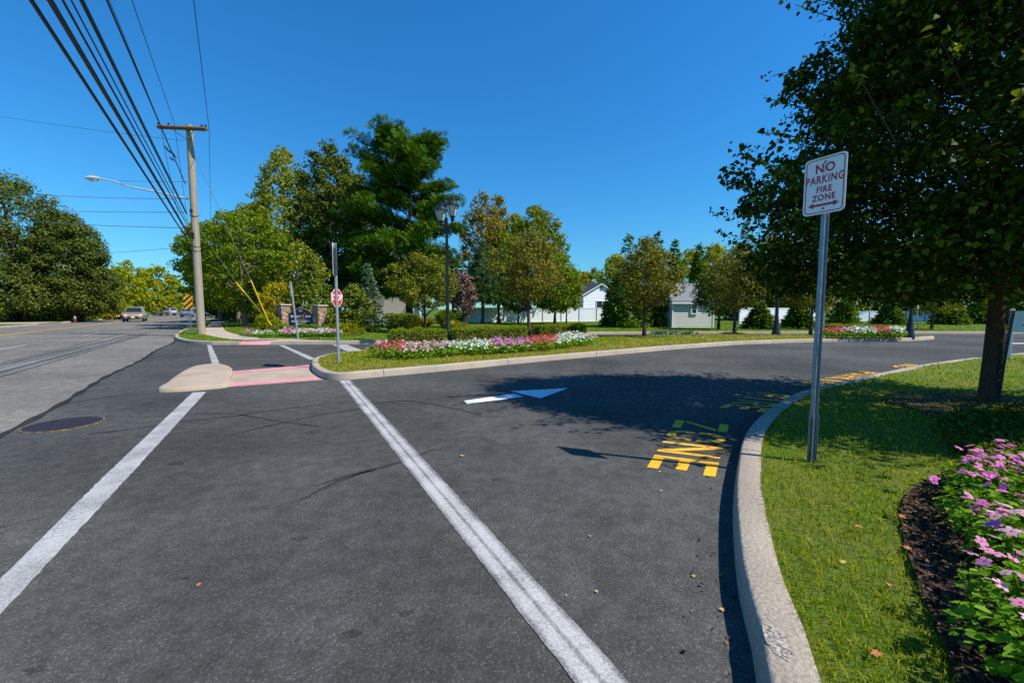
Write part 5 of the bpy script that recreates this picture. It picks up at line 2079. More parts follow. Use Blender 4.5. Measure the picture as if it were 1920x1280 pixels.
YB = 50.0
cl, cr_ = at(690, 600, YB), at(772, 600, YB)
w = cr_.x - cl.x
t = thing('dark_roof_house', 'low house with dark roof and pale gable hidden behind the tall pine', 'house', ((cl.x + cr_.x) / 2, YB, 0.05))
ze, zr = at(700, 512, YB).z, at(700, 492, YB + 4).z
MB().box((0, 4, ze / 2), (w, 8, ze)).build('wall', M['siding_tan'], t)
b = MB()
b.quad((-w / 2 - .3, -.4, ze - .1), (w / 2 + .3, -.4, ze - .1), (w / 2 + .3, 4, zr), (-w / 2 - .3, 4, zr))
b.quad((-w / 2 - .3, 8.4, ze - .1), (w / 2 + .3, 8.4, ze - .1), (w / 2 + .3, 4, zr), (-w / 2 - .3, 4, zr))
b.quad((w / 2, 0, ze - .1), (w / 2, 8, ze - .1), (w / 2, 4, zr - .1))
b.quad((-w / 2, 0, ze - .1), (-w / 2, 8, ze - .1), (-w / 2, 4, zr - .1))
b.build('roof', M['roof_brown'], t)
window(t, w * .2, ze - 1.2, 1.0, 1.2, -.0, 1, 2)


# ---- cars
def car(name, label, loc, yaw, mat, suv=True, L_=4.6, Wd=1.82, Ht=1.72, group=None):
    t = thing(name, label, 'car', loc, yaw, group)
    hw = Wd / 2
    if suv:   # x, z bottom, z belt, z roof, half width low, half width at roof
        st = [(-L_ / 2, .46, .88, .90, .80, .74), (-L_ / 2 + .08, .36, 1.05, 1.07, .93, .80), (-L_ / 2 + .30, .30, 1.08, 1.60, .98, .72), (-L_ / 2 + .9, .26, 1.06, Ht, 1.0, .72),
              (-.2, .26, 1.03, Ht, 1.0, .72), (.45, .26, 1.02, Ht - .07, 1.0, .70), (1.10, .27, 1.03, 1.06, 1.0, .82), (1.75, .30, .95, .97, .98, .80), (L_ / 2 - .12, .36, .84, .86, .92, .74), (L_ / 2, .46, .66, .68, .80, .66)]
    else:
        st = [(-L_ / 2, .44, .82, .84, .82, .72), (-L_ / 2 + .10, .34, .98, 1.0, .92, .78), (-L_ / 2 + .62, .28, 1.0, 1.03, .98, .78), (-L_ / 2 + 1.25, .24, .98, Ht, 1.0, .66),
              (0.0, .24, .96, Ht + .02, 1.0, .68), (.45, .24, .95, Ht - .06, 1.0, .66), (1.20, .25, .95, .98, 1.0, .80), (1.8, .28, .87, .89, .97, .78), (L_ / 2 - .12, .34, .76, .78, .92, .72), (L_ / 2, .44, .60, .62, .80, .64)]
    b = MB()
    m = 8
    for (x, zb, zk, zr, wl, wr) in st:
        b.v += [(x, -hw * wl * .92, zb), (x, -hw * wl, (zb + zk) / 2), (x, -hw * wl * .97, zk), (x, -hw * wr, zr), (x, hw * wr, zr), (x, hw * wl * .97, zk), (x, hw * wl, (zb + zk) / 2), (x, hw * wl * .92, zb)]
    for i in range(len(st) - 1):
        for k in range(m):
            b.f.append((i * m + k, i * m + (k + 1) % m, (i + 1) * m + (k + 1) % m, (i + 1) * m + k))
    b.f.append(tuple(range(m)))
    b.f.append(tuple((len(st) - 1) * m + k for k in range(m)))
    b.build('body', M[mat], t, True)
    # glass set on the cabin sides
    ci = [i for i, s in enumerate(st) if s[3] - s[2] > .3]
    def pt(x, side, f):
        for i in range(len(st) - 1):
            if st[i][0] <= x <= st[i + 1][0]:
                u = (x - st[i][0]) / (st[i + 1][0] - st[i][0])
                v = [st[i][k] + (st[i + 1][k] - st[i][k]) * u for k in range(6)]
                y = hw * (v[4] * .97 + (v[5] - v[4] * .97) * f) + .008
                return (x, side * y, v[2] + (v[3] - v[2]) * f)
    xr, xf = st[ci[0]][0], st[ci[-1]][0]
    for sd in (-1, 1):
        for xa, xb in ((xr + .12, xr + .62), (xr + .70, (xr + xf) / 2 + .3), ((xr + xf) / 2 + .38, xf + .12)):
            MB().quad(pt(xa, sd, .1), pt(xb, sd, .1), pt(xb - .04, sd, .86), pt(xa + .04, sd, .86)).build('side_window', M['car_glass'], t)
    iF = ci[-1]
    f0, f1 = st[iF], st[iF + 1]
    def fr(a, c, u, wf):
        v = [a[k] + (c[k] - a[k]) * u for k in range(6)]
        return v
    def slab(a, c, off, nm):
        u0, u1 = .10, .90
        va, vc = fr(a, c, u0, 0), fr(a, c, u1, 0)
        MB().quad((va[0] + off, -hw * va[5] * .9, va[3] + .012), (va[0] + off, hw * va[5] * .9, va[3] + .012), (vc[0] + off, hw * vc[5] * .94, vc[3] + .012), (vc[0] + off, -hw * vc[5] * .94, vc[3] + .012)).build(nm, M['car_glass'], t)
    slab(f0, f1, .012, 'windscreen')
    r0, r1 = st[ci[0]], st[ci[0] - 1]
    slab(r0, r1, -.012, 'rear_window')
    for sd in (-1, 1):
        MB().box((L_ / 2 - .10, sd * hw * .66, .70 if not suv else .76), (.16, .34, .15)).build('headlight', M['headlamp'], t, bevel=.03)
        MB().box((-L_ / 2 + .06, sd * hw * .74, .86 if suv else .80), (.14, .22, .24 if suv else .14)).build('tail_light', M['tail_red'], t, bevel=.02)
        MB().box((.95, sd * (hw + .06), 1.06), (.12, .2, .13)).build('mirror', M[mat], t, bevel=.03)
        for xw in (-L_ / 2 + .82, L_ / 2 - .86):
            wh = MB().lathe([(.20, -.11), (.33, -.10), (.345, -.06), (.345, .06), (.33, .10), (.20, .11)], 20, (0, 0, 0), 'y').build('wheel', M['tyre'], t, True, loc=(xw, sd * (hw - .10), .345))
            rm = MB().lathe([(.21, 0), (.21, .012), (.06, .03)], 16, (0, 0, 0), 'y')
            for k in range(5):
                a = 2 * math.pi * k / 5
                rm.box((math.cos(a) * .12, .02, math.sin(a) * .12), (.05, .02, .05))
            rm = rm.build('rim', M['rim'], wh, loc=(0, sd * .105, 0))
            if sd < 0:
                rm.rotation_euler = (0, 0, math.pi)
            MB().lathe([(.39, -.02), (.39, .02)], 20, (0, 0, 0), 'y').build('wheel_arch', M['car_black'], t, loc=(xw, sd * (hw * .985 - .012), .37))
    MB().box((L_ / 2 - .02, 0, .56), (.06, Wd * .5, .16)).build('grille', M['car_black'], t)
    MB().box((L_ / 2 - .02, 0, .40), (.10, Wd * .82, .10)).build('front_bumper', M['car_black'], t, bevel=.02)
    MB().box((L_ / 2 + .018, 0, .52), (.012, .34, .12)).build('number_plate', M['sign_white'], t)
    MB().box((-L_ / 2 + .0, 0, .50), (.10, Wd * .82, .16)).build('rear_bumper', M['car_black'], t, bevel=.02)
    return t


hd_t = math.atan2(-STD.y, -STD.x)
hd_a = math.atan2(STD.y, STD.x)
p = G(254, 602.2, 0)
car('suv', 'gold beige sport utility vehicle driving towards the camera along the yellow line', (p.x, p.y, 0.004), hd_t + .06, 'car_gold', True, 4.7, 1.95, 1.78)
p = at(233, 597, 60)
car('hatchback', 'dark red car half hidden behind the gold vehicle', (p.x - .4, 60, 0.004), hd_t, 'car_red', False, 4.3, 1.78, 1.45)
p = at(308, 590, 88)
car('suv', 'silver crossover parked side-on across the street under the trees', (p.x, 88, 0.15), rad(176), 'car_silver', True, 4.6, 1.85, 1.66)
p = at(386, 597, 70)
car('sedan', 'blue grey sedan driving away behind the dark second pole', (p.x, 70, 0.004), hd_a, 'car_blue', False, 4.7, 1.82, 1.45)
p = at(351.5, 595, 80)
car('suv', 'blue grey vehicle glimpsed behind the striped marker posts', (p.x, 80, 0.004), hd_a, 'car_blue', True, 4.6, 1.85, 1.7)
p = at(420, 590, 100)
car('sedan', 'white car with red tail lamps far off behind the pale trunk', (p.x, 100, 0.15), hd_a + .3, 'car_white', False, 4.5, 1.8, 1.45)
p = at(341, 590, 112)
car('sedan', 'white car parked far away at the end of the street', (p.x, 112, 0.15), rad(170), 'car_white', False, 4.6, 1.8, 1.42)
# ------------------------------------------------------------------ trees
SEED = [100]


def T(label, x, top, left, right, bot, prof, mat, Y=None, basey=None, zb=0.142, k=1.5, trunk=None, bark='bark', name='tree', leaf=None, group=None,
      lump=0.25, flat=0.72, limbs=26, crs=1.0, kind='quad', upb=0.55, th=0.8, inner=0.62, cat='tree', cap=26000):
    SEED[0] += 1
    if basey:
        p = GI(x, basey) if zb == 'isl' else G(x, basey, zb)
    else:
        p = at(x, 600, Y)
        p.z = zb
    Y = p.y
    H = at(x, top, Y).z - p.z
    z0 = max(0.05, at(x, bot, Y).z - p.z)
    R = (at(right, 600, Y).x - at(left, 600, Y).x) / 2
    off = (at(right, 600, Y).x + at(left, 600, Y).x) / 2 - p.x
    lf = leaf or max(0.06, Y * 0.0062)
    cr = (0.17 * R + 0.22) * crs
    area = 2 * math.pi * R * (H - z0) * .85
    N = min(cap, int(k * area / (lf * lf * .32)))
    cl = max(24, int(N / max(25, min(150, N / (area / (cr * cr * 1.3))))))
    per = max(12, N // cl)
    t = leafy(name, label, cat, p, H, z0, R, prof, L[mat], lf, kind, cl, per, cr, SEED[0], trunk or max(.05, H * .016), bark, limbs, flat, 1.0, group, lump, inner, (0, 0), th, upb)
    if abs(off) > 0.25:
        for c in t.children:
            if c.name.startswith('crown'):
                c.location.x = off * .8
    return t


# across the street
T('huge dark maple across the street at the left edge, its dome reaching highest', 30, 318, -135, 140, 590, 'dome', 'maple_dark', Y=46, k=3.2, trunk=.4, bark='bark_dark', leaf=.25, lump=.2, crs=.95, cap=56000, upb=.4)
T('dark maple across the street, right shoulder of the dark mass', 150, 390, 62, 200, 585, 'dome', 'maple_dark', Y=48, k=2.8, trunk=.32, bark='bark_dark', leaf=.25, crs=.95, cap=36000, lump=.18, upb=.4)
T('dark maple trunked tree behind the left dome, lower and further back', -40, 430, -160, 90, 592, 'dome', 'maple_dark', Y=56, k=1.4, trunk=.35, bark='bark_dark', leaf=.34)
T('yellow green street tree across the street nearest the dark maple', 205, 497, 160, 262, 578, 'wide', 'street_yel', Y=70, k=1.6, bark='bark_dark', crs=.8)
T('yellow green street tree across the street above the gold vehicle', 248, 489, 205, 300, 582, 'wide', 'street_yel', Y=82, k=1.6, bark='bark_dark', crs=.8)
T('yellow green street tree across the street above the silver crossover', 302, 499, 262, 338, 582, 'wide', 'street_yel', Y=98, k=1.6, bark='bark_dark', crs=.8)
T('small far green tree closing the street view left of the pole', 338, 520, 318, 352, 586, 'wide', 'green', Y=125, k=1.6)
T('far pale olive tree beyond the street between the markers', 344, 548, 330, 360, 588, 'round', 'pear_green', Y=140, k=1.5)
T('distant dark tree seen past the second pole', 402, 545, 386, 432, 590, 'round', 'oak', Y=150, k=1.6)
T('distant green tree where the street disappears', 372, 540, 352, 392, 588, 'round', 'green', Y=170, k=1.6)
for lab, x, tp, l, r, Y, m in (('yellow green shrub with orange tips across the street behind the hydrant', 196, 553, 170, 222, 58, 'yellow'), ('broad yellow green shrub across the street beside the gold vehicle', 222, 566, 182, 244, 60, 'street_yel'),
                               ('dark low shrub across the street under the maple', 70, 572, 20, 130, 53, 'oak'), ('green low shrub at the left edge across the street', 10, 560, -30, 50, 52, 'green'), ('mid green shrub under the maple beside the hydrant', 160, 560, 130, 186, 56, 'green')):
    SEED[0] += 1
    p = at(x, 600, Y)
    p.z = .13
    shrub('shrub', lab, p, (at(r, 600, Y).x - at(l, 600, Y).x) / 2, at(x, tp, Y).z - .1, L[m], SEED[0], leaf=.26, n=2600, kind='quad')

# right side of the street, by the pole
T('bright layered street tree right of the near pole, trunk by the pavement', 460, 398, 372, 545, 582, 'vase', 'zelkova', basey=612, k=1.7, trunk=.17, bark='bark_tan', crs=.85, flat=.45)
T('layered street tree behind the near pole, further along the pavement', 447, 418, 335, 450, 580, 'vase', 'zelkova', Y=37, k=1.6, trunk=.16, bark='bark_tan', flat=.45)
T('shaded street tree further along, its pale trunk standing in sun', 413, 452, 352, 445, 578, 'vase', 'zelkova', Y=46, k=1.6, trunk=.24, bark='bark_tan', flat=.5)
T('green tree behind the street trees with a tuft rising above them', 480, 384, 418, 536, 560, 'round', 'green', Y=48, k=1.5, trunk=.25)
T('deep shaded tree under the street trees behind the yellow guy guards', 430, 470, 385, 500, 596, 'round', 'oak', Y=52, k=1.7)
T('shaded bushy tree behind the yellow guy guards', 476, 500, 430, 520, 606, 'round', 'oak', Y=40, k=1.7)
T('small yellowing tree left of the navy sign board', 520, 526, 494, 548, 590, 'round', 'yellow', Y=30, k=1.4, trunk=.05, leaf=.16)
# behind the monument sign
T('tall pale green pointed tree left of the dark oak', 541, 274, 482, 600, 560, 'column', 'tulip', Y=44, k=1.6, trunk=.28, crs=.75, lump=.3)
T('tall dark oak between the pale pointed tree and the pine', 622, 268, 562, 696, 560, 'oval', 'oak', Y=46, k=2.1, trunk=.34, bark='bark_dark', crs=.8, lump=.3)
T('dark tree filling the gap left of the pine trunk', 668, 322, 606, 724, 560, 'oval', 'oak', Y=52, k=1.9, trunk=.3, bark='bark_dark')
p = at(768, 600, 42)
p.z = .14
white_pine('pine_tree', 'tallest tree, layered dark white pine with open horizontal boughs', p, at(768, 246, 42).z - .14, at(768, 560, 42).z, 6.0, L['pine'], 31, levels=16)
T('dark broadleaf tree low behind the pine', 700, 430, 640, 760, 590, 'round', 'oak', Y=56, k=1.5, bark='bark_dark')
T('green cone-shaped magnolia right behind the navy sign', 592, 470, 540, 630, 616, 'cone', 'holly', Y=29.5, k=2.0, trunk=.1, leaf=.17, crs=.8)
T('yellow green slender tree rising behind the cone-shaped magnolia', 560, 455, 520, 612, 560, 'oval', 'tulip', Y=36, k=1.2, trunk=.12)
T('dark glossy holly bush right of the stop sign', 664, 535, 632, 694, 616, 'column', 'holly', Y=25.5, k=2.0, trunk=.08, leaf=.14)
p = G(692, 614, .142)
conifer('spruce_tree', 'blue spruce with silvery needles left of the lamp post', 'tree', p, at(692, 496, p.y).z - .14, 0.1, 1.32, L['spruce_blue'], 41, 24, 13, .24, .25, .09, per=34)
T('young bushy tree left of the lamp post with a thin dark trunk', 797, 470, 736, 848, 578, 'oval', 'pear_green', basey=622, k=1.7, trunk=.075, bark='bark_dark', leaf=.12, lump=.45, crs=.68)
T('purple leaved plum right of the lamp post', 868, 505, 840, 899, 592, 'oval', 'plum', Y=30, k=1.9, trunk=.09, leaf=.16)
T('turning maple with orange red tips right of the pine', 905, 358, 864, 940, 560, 'oval', 'autumn', Y=50, k=1.3, trunk=.22, lump=.35)
T('orange tipped narrow tree just right of the lamp post lanterns', 935, 362, 905, 960, 560, 'column', 'autumn', Y=53, k=1.3, trunk=.22, lump=.35)
T('tall fresh green tree behind the bronze pear on the island', 1012, 386, 938, 1066, 560, 'oval', 'green', Y=44, k=1.7, trunk=.22, crs=.8)
T('golden green tree behind the orange tipped trees', 968, 400, 925, 1000, 560, 'oval', 'street_yel', Y=50, k=1.3, trunk=.22)
for i, (x, tp, l, r, Y, lab) in enumerate(((905, 455, 872, 938, 38, 'blue green pine between the plum and the bronze pear'), (935, 470, 905, 968, 40, 'blue green pine behind the bronze pear'), (850, 470, 822, 880, 40, 'blue green pine behind the lamp post'))):
    p = at(x, 600, Y)
    p.z = .12
    R = (at(r, 600, Y).x - at(l, 600, Y).x) / 2
    conifer('pine_tree', lab, 'tree', p, at(x, tp, Y).z, 2.1, R, L['pine_blue'], 60 + i, 20, 12, .36, .1, .13, power=.6, per=34, kind='tuft')
T('green bushy tree right behind the bronze pear, hanging to the fence', 1040, 470, 990, 1088, 582, 'round', 'zelkova', basey=608.5, k=1.9, trunk=.11, bark='bark_dark')
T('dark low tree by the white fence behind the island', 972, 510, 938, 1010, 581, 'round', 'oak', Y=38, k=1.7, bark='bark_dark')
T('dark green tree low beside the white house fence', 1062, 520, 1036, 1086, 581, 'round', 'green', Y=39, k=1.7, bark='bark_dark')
# island pears
T('bronze leaved pear tree on the island behind the coral flowers', 991, 432, 918, 1074, 566, 'oval', 'pear', basey=630, zb='isl', k=1.15, trunk=.085, leaf=.115, th=.92, lump=.5, crs=.62, inner=.2, limbs=44)
T('bronze leaved pear tree on the island with a mulch ring', 1208, 446, 1146, 1272, 572, 'oval', 'pear', basey=630, zb='isl', k=1.15, trunk=.085, leaf=.115, th=.92, lump=.5, crs=.62, inner=.2, limbs=44)
T('thin bronze pear tree at the right of the shed', 1377, 462, 1328, 1440, 578, 'oval', 'pear', basey=625, zb='isl', k=1.15, trunk=.085, leaf=.115, th=.92, lump=.5, crs=.62, inner=.2, limbs=44)
# behind the shed
for i, (x, tp, l, r, bt, Y, m, lab) in enumerate((
        (1177, 440, 1132, 1226, 613, 30.5, 'spruce', 'tall spruce left of the shed, its spire behind the bronze pear'),
        (1228, 436, 1196, 1262, 614, 31.5, 'spruce', 'tall spruce beside the left end of the shed'),
        (1262, 452, 1238, 1290, 590, 40, 'spruce', 'spruce with a thin spire behind the shed roof'),
        (1306, 458, 1280, 1334, 590, 42, 'spruce', 'spruce with a thin spire above the shed ridge'),
        (1392, 416, 1356, 1428, 600, 52, 'spruce_blue', 'tall dark blue spruce right of the thin bronze pear'),
        (1424, 568, 1396, 1452, 609, 28, 'spruce', 'low evergreen by the white fence right of the thin pear'),
        (1498, 560, 1470, 1522, 608, 28, 'spruce', 'low evergreen by the white fence left of the steel sign post'),
        (1150, 520, 1128, 1176, 612, 33, 'spruce', 'lower dark evergreen beside the white house'))):
    p = at(x, 600, Y)
    p.z = .13
    R = (at(r, 600, Y).x - at(l, 600, Y).x) / 2
    conifer('spruce_tree', lab, 'tree', p, at(x, tp, Y).z - .13, max(.1, at(x, bt, Y).z - .13), R, L[m], 80 + i, 26, 12, Y * .0088, .22, .1, power=.75, per=36)
T('shaded bushy tree covering the right end of the shed', 1347, 488, 1308, 1392, 588, 'oval', 'holly', basey=617.5, k=1.9, trunk=.09, bark='bark_dark', leaf=.15)
for lab, x, tp, l, r, Y, m in (
        ('rounded far tree left of the white house roof', 1075, 505, 1045, 1112, 72, 'autumn'), ('dark rounded far tree above the white house roof', 1108, 498, 1080, 1140, 78, 'green'),
        ('yellow green far tree left of the tall spruces', 1150, 478, 1118, 1190, 62, 'street_yel'), ('yellow green far tree behind the island pear with mulch', 1215, 470, 1170, 1262, 66, 'street_yel'),
        ('yellow green far tree behind the shed ridge', 1290, 466, 1250, 1330, 60, 'street_yel'), ('yellow green far tree right of the shed', 1335, 456, 1300, 1378, 58, 'street_yel'),
        ('green far tree behind the thin bronze pear', 1382, 462, 1345, 1425, 55, 'zelkova'), ('green far tree at the left edge of the big tree', 1440, 440, 1400, 1490, 50, 'green')):
    T(lab, x, tp, l, r, 592, 'round', m, Y=Y, k=1.6)
# behind and under the big tree
for lab, x, tp, l, r, Y, m in (
        ('dark green far tree under the big tree left of the sign post', 1495, 450, 1450, 1550, 46, 'green'), ('green far tree under the big tree behind the right hedge', 1570, 440, 1520, 1625, 48, 'zelkova'),
        ('dark far tree under the big tree above the red and white flowers', 1640, 430, 1590, 1700, 50, 'oak'), ('green far tree right of the far lamp post', 1715, 450, 1665, 1770, 52, 'green'),
        ('dense dark far tree left of the big trunk', 1800, 440, 1750, 1860, 46, 'oak'), ('dense green far tree right of the big trunk', 1890, 430, 1840, 1960, 44, 'green'), ('dense green far tree at the right edge of view', 1990, 420, 1930, 2060, 44, 'green')):
    T(lab, x, tp, l, r, 596, 'round', m, Y=Y, k=1.7, bark='bark_dark')
T('young tree with yellowing leaves right of the far lamp post', 1747, 520, 1700, 1795, 588, 'oval', 'pear_green', basey=617.5, k=1.3, trunk=.08, leaf=.14)
T('bronze pear on the right island left of the flowers, crown under the big tree', 1520, 500, 1478, 1566, 580, 'oval', 'pear', basey=625.5, zb='isl', k=1.2, trunk=.08, leaf=.125)
for i, (x, tp, l, r, Y, lab) in enumerate(((1835, 560, 1800, 1870, 38, 'bright low evergreen left of the big trunk across the road'), (1780, 566, 1752, 1812, 36, 'low evergreen behind the young yellowing tree'), (1668, 572, 1640, 1698, 36, 'dark low evergreen behind the far lamp post'),
                                           (1585, 572, 1560, 1612, 37, 'dark low evergreen above the right hedge'), (1905, 560, 1880, 1940, 36, 'low evergreen above the pale notice board'))):
    p = at(x, 600, Y)
    p.z = .13
    conifer('spruce_tree', lab, 'tree', p, at(x, tp, Y).z + .5, .1, (at(r, 600, Y).x - at(l, 600, Y).x) / 2, L['spruce'], 130 + i, 16, 12, .3, .2, .08, per=34)

# the big linden beside the camera
HB = GL(1853, 752)
HT = 8.3
rng = np.random.default_rng(5)
lin = thing('linden_tree', 'large dark leafy tree with a thick trunk filling the right side', 'tree', HB)
P, D, C = crown_points(rng, 1.45, HT, 2.9, 'linden', 860, 124, 0.40, .8, .25, 1.0, .16)
# twigs poking out of the outline
tw = []
for k in range(190):
    a = rng.uniform(0, 6.283)
    t_ = rng.uniform(0.02, .96) ** 1.1
    r = 3.0 * np.interp(t_, *zip(*PROF['linden'])) * rng.uniform(.85, 1.06)
    c = np.array([r * math.cos(a), r * math.sin(a), 1.5 + t_ * (HT - 1.5)])
    d = np.array([math.cos(a), math.sin(a), rng.uniform(-.1, .8)])
    tw.append((c, d))
Pt, Dt = [], []
for c, d in tw:
    m = int(rng.integers(12, 22))
    u = np.linspace(0, rng.uniform(.3, .65), m)
    Pt.append(c + d * u[:, None] + rng.normal(0, .04, (m, 3)))
    Dt.append(np.tile(d, (m, 1)) * .4 + rng.normal(0, .7, (m, 3)))
P = np.vstack([P] + Pt)
D = np.vstack([D] + Dt)
Nn = D * .6 + rng.normal(0, .6, D.shape) + np.array([0, 0, .5])
Td = D * .6 + rng.normal(0, .6, D.shape) + np.array([0, 0, -.55])
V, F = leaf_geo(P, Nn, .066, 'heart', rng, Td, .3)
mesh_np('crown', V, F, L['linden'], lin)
tb = trunk_mb(HT * .9, .090, rng, C[rng.permutation(len(C))[:70]], r1=.16, nseg=12, sides=14, wob=.003, flare=.18)
for c, d in tw[:120]:
    tb.tube([Vector(c) - Vector(d) * .5, Vector(c) + Vector(d) * .4], [.012, .004], 4, cap=False)
tb.build('trunk', M['bark_linden'], lin, True)
# flared plastic mesh guard round the trunk foot
tg = thing('tree_guard', 'black plastic mesh guard flaring off the right side of the big trunk', 'tree guard', HB, 0)
b = MB()
right = Vector((HB.y, -HB.x, 0)).normalized()
def gpt(u, v):
    # u along the strip, v height 0..1
    a = -0.9 + 1.8 * u
    base = 0.10 + 0.055 * v ** 1.4
    d = Vector((right.x * math.cos(a) - right.y * math.sin(a), right.x * math.sin(a) + right.y * math.cos(a), 0))
    return d * base + Vector((0, 0, 0.02 + 1.18 * v))
for i in range(13):
    b.tube([gpt(i / 12, v / 10) for v in range(11)], .0042, 4, cap=False)
for j in range(38):
    b.tube([gpt(i / 12, j / 37) for i in range(13)], .0042, 4, cap=False)
b.build('mesh', M['black_mesh'], tg)

# ------------------------------------------------------------------ hedges and shrubs on the island
def hz(x, y):
    return GI(x, y)
h1a, h1b = hz(733, 650), hz(834, 646)
hedge('clipped low hedge, left of the three behind the front flowers', h1a, h1b, .75, .52, 1, .22, leaf=.05)
h2a, h2b = hz(848, 643), hz(984, 638)
hedge('clipped low hedge, longest and middle of the three behind the front flowers', h2a, h2b, .75, .50, 2, .22, leaf=.05)
h3a, h3b = hz(1004, 632), hz(1090, 629)
hedge('clipped low hedge, right of the three behind the white flowers', h3a, h3b, .8, .48, 3, .22, leaf=.055)
hedge('clipped hedge behind the red and white flowers on the right island', G(1550, 626, .22), G(1618, 626, .22), .8, .50, 4, .20, leaf=.06, dens=500)
hedge('clipped hedge, short right piece behind the red flowers', G(1622, 626, .22), G(1660, 626, .22), .8, .46, 5, .20, leaf=.06, dens=500)
hedge('boxy clipped hedge left of the tall ornamental grass', G(722, 613, .14), G(786, 613, .14), 1.0, .95, 6, .14, leaf=.09, dens=420)
hedge('boxy clipped hedge right of the lamp post beyond the lane', G(842, 614, .14), G(868, 613, .14), .9, .80, 7, .14, leaf=.09, dens=420)
gG = 'ornamental grasses by the exit lane'
for i, (x, y, R, h, n, lab, mt) in enumerate(((770, 622, .95, 1.05, 900, 'plumed ornamental grass clump in front of the boxy hedge', 'grass_tall'), (798, 617, .8, .9, 600, 'ornamental grass clump behind the thin dark trunk', 'grass_tall'),
                                              (835, 618, .85, 1.45, 900, 'tall upright green grass clump beside the lamp post', 'zelkova'), (852, 620, .8, .7, 500, 'low grass clump before the right boxy hedge', 'grass_tall'),
                                              (735, 621, .6, .5, 400, 'low grassy tuft left of the plumed grass', 'zelkova'))):
    p = G(x, y, .142)
    grass_clump(lab, p, R, h, 200 + i, L[mt], n, group=gG)
gB = 'round clipped boxwoods under the navy sign'
for i, (x, w, h, lab) in enumerate(((522, .38, .52, 'round boxwood, leftmost below the left pillar'), (536, .40, .54, 'round boxwood below the left end of the navy sign'), (552, .26, .46, 'small round boxwood below the middle of the navy sign'),
                                    (572, .42, .56, 'largest round boxwood below the right half of the navy sign'), (591, .36, .58, 'round boxwood at the foot of the right pillar'), (613, .30, .45, 'round boxwood just right of the right pillar'))):
    p = G(x, 623.5, .142)
    p = Vector((p.x, p.y - .15, .142))
    shrub('boxwood', lab, p, w, h, L['box'], 220 + i, leaf=.06, n=1300, group=gB, lump=.04, cr=.2)
p = G(505, 619, .142)
shrub('shrub', 'loose yellow green shrub left of the stone pillars at the guy anchors', p, .85, 1.05, L['street_yel'], 231, leaf=.13, n=1900, prof='round')
p = G(492, 626, .142)
shrub('shrub', 'grey green low shrub among the flowers left of the navy sign', p, .4, .4, L['pear_green'], 232, leaf=.07, n=700)
p = G(512, 627, .142)
shrub('shrub', 'feathery olive shrub beside the flowers under the left pillar', p, .42, .55, L['pear_green'], 233, leaf=.07, n=700)
for i, (x, R, h, m, lab) in enumerate(((628, .55, .5, 'zelkova', 'low olive shrub at the foot of the stop sign'), (645, .6, .55, 'street_yel', 'low golden shrub right of the stop sign post'), (662, .6, .5, 'yellow', 'low yellowing shrub below the holly bush'),
                                       (680, .6, .45, 'street_yel', 'low golden shrub below the blue spruce'), (700, .5, .4, 'green', 'small green shrub right of the blue spruce'), (655, .9, .25, 'green', 'flat spreading green shrub on the lawn by the exit lane'))):
    p = G(x, 622 + (i == 5) * 4, .142)
    shrub('shrub', lab, p, R, h, L[m], 240 + i, leaf=.09, n=900)
blob('mulch_ring', tuple(GI(1208, 631)[:2]), .95, lambda X: isl_z(X) + .015, M['mulch'], 3)
blob('mulch_ring', tuple(GI(990, 632)[:2]), .8, lambda X: isl_z(X) + .015, M['mulch'], 4)
blob('mulch_ring', tuple(GI(1377, 626)[:2]), .7, lambda X: isl_z(X) + .015, M['mulch'], 5)
blob('mulch_ring', (HB.x - .1, HB.y - .35), 1.25, lambda X: lawn_z(X) + .015, M['mulch'], 6)
blob('mulch_ring', tuple(G(560, 628, .142)[:2]), 3.4, 0.147, M['mulch'], 7, ry=.95)

# ------------------------------------------------------------------ bedding flowers
def vinca_mesh(name, R, h, n, leaf, rng, kind='oval'):
    a = rng.uniform(0, 6.283, n)
    r = R * np.sqrt(rng.uniform(0, 1, n))
    z = h * (0.25 + .75 * rng.uniform(0, 1, n) ** .7) * (1 - .45 * (r / R) ** 2)
    P = np.stack([r * np.cos(a), r * np.sin(a), z], 1)
    D = np.stack([np.cos(a), np.sin(a), rng.uniform(-.3, .5, n)], 1)
    Nn = D * .35 + rng.normal(0, .38, D.shape) + np.array([0, 0, 1.0])
    V, F = leaf_geo(P, Nn, leaf, kind, rng, D + rng.normal(0, .5, D.shape))
    # stems
    b = MB()
    for k in range(9):
        an = 6.283 * k / 9 + rng.uniform(-.3, .3)
        q = R * rng.uniform(.3, .8)
        b.tube([(0.02 * math.cos(an), .02 * math.sin(an), -.03), (q * .5 * math.cos(an), q * .5 * math.sin(an), h * .5), (q * math.cos(an), q * math.sin(an), h * .86)], [.005, .004, .003], 4, cap=False)
    nv = len(V)
    V = np.vstack([V, np.array(b.v)])
    F = F + [np.array(b.f) + nv]
    o = mesh_np(name, V, F, L['vinca'])
    me = o.data
    bpy.data.objects.remove(o)
    return me


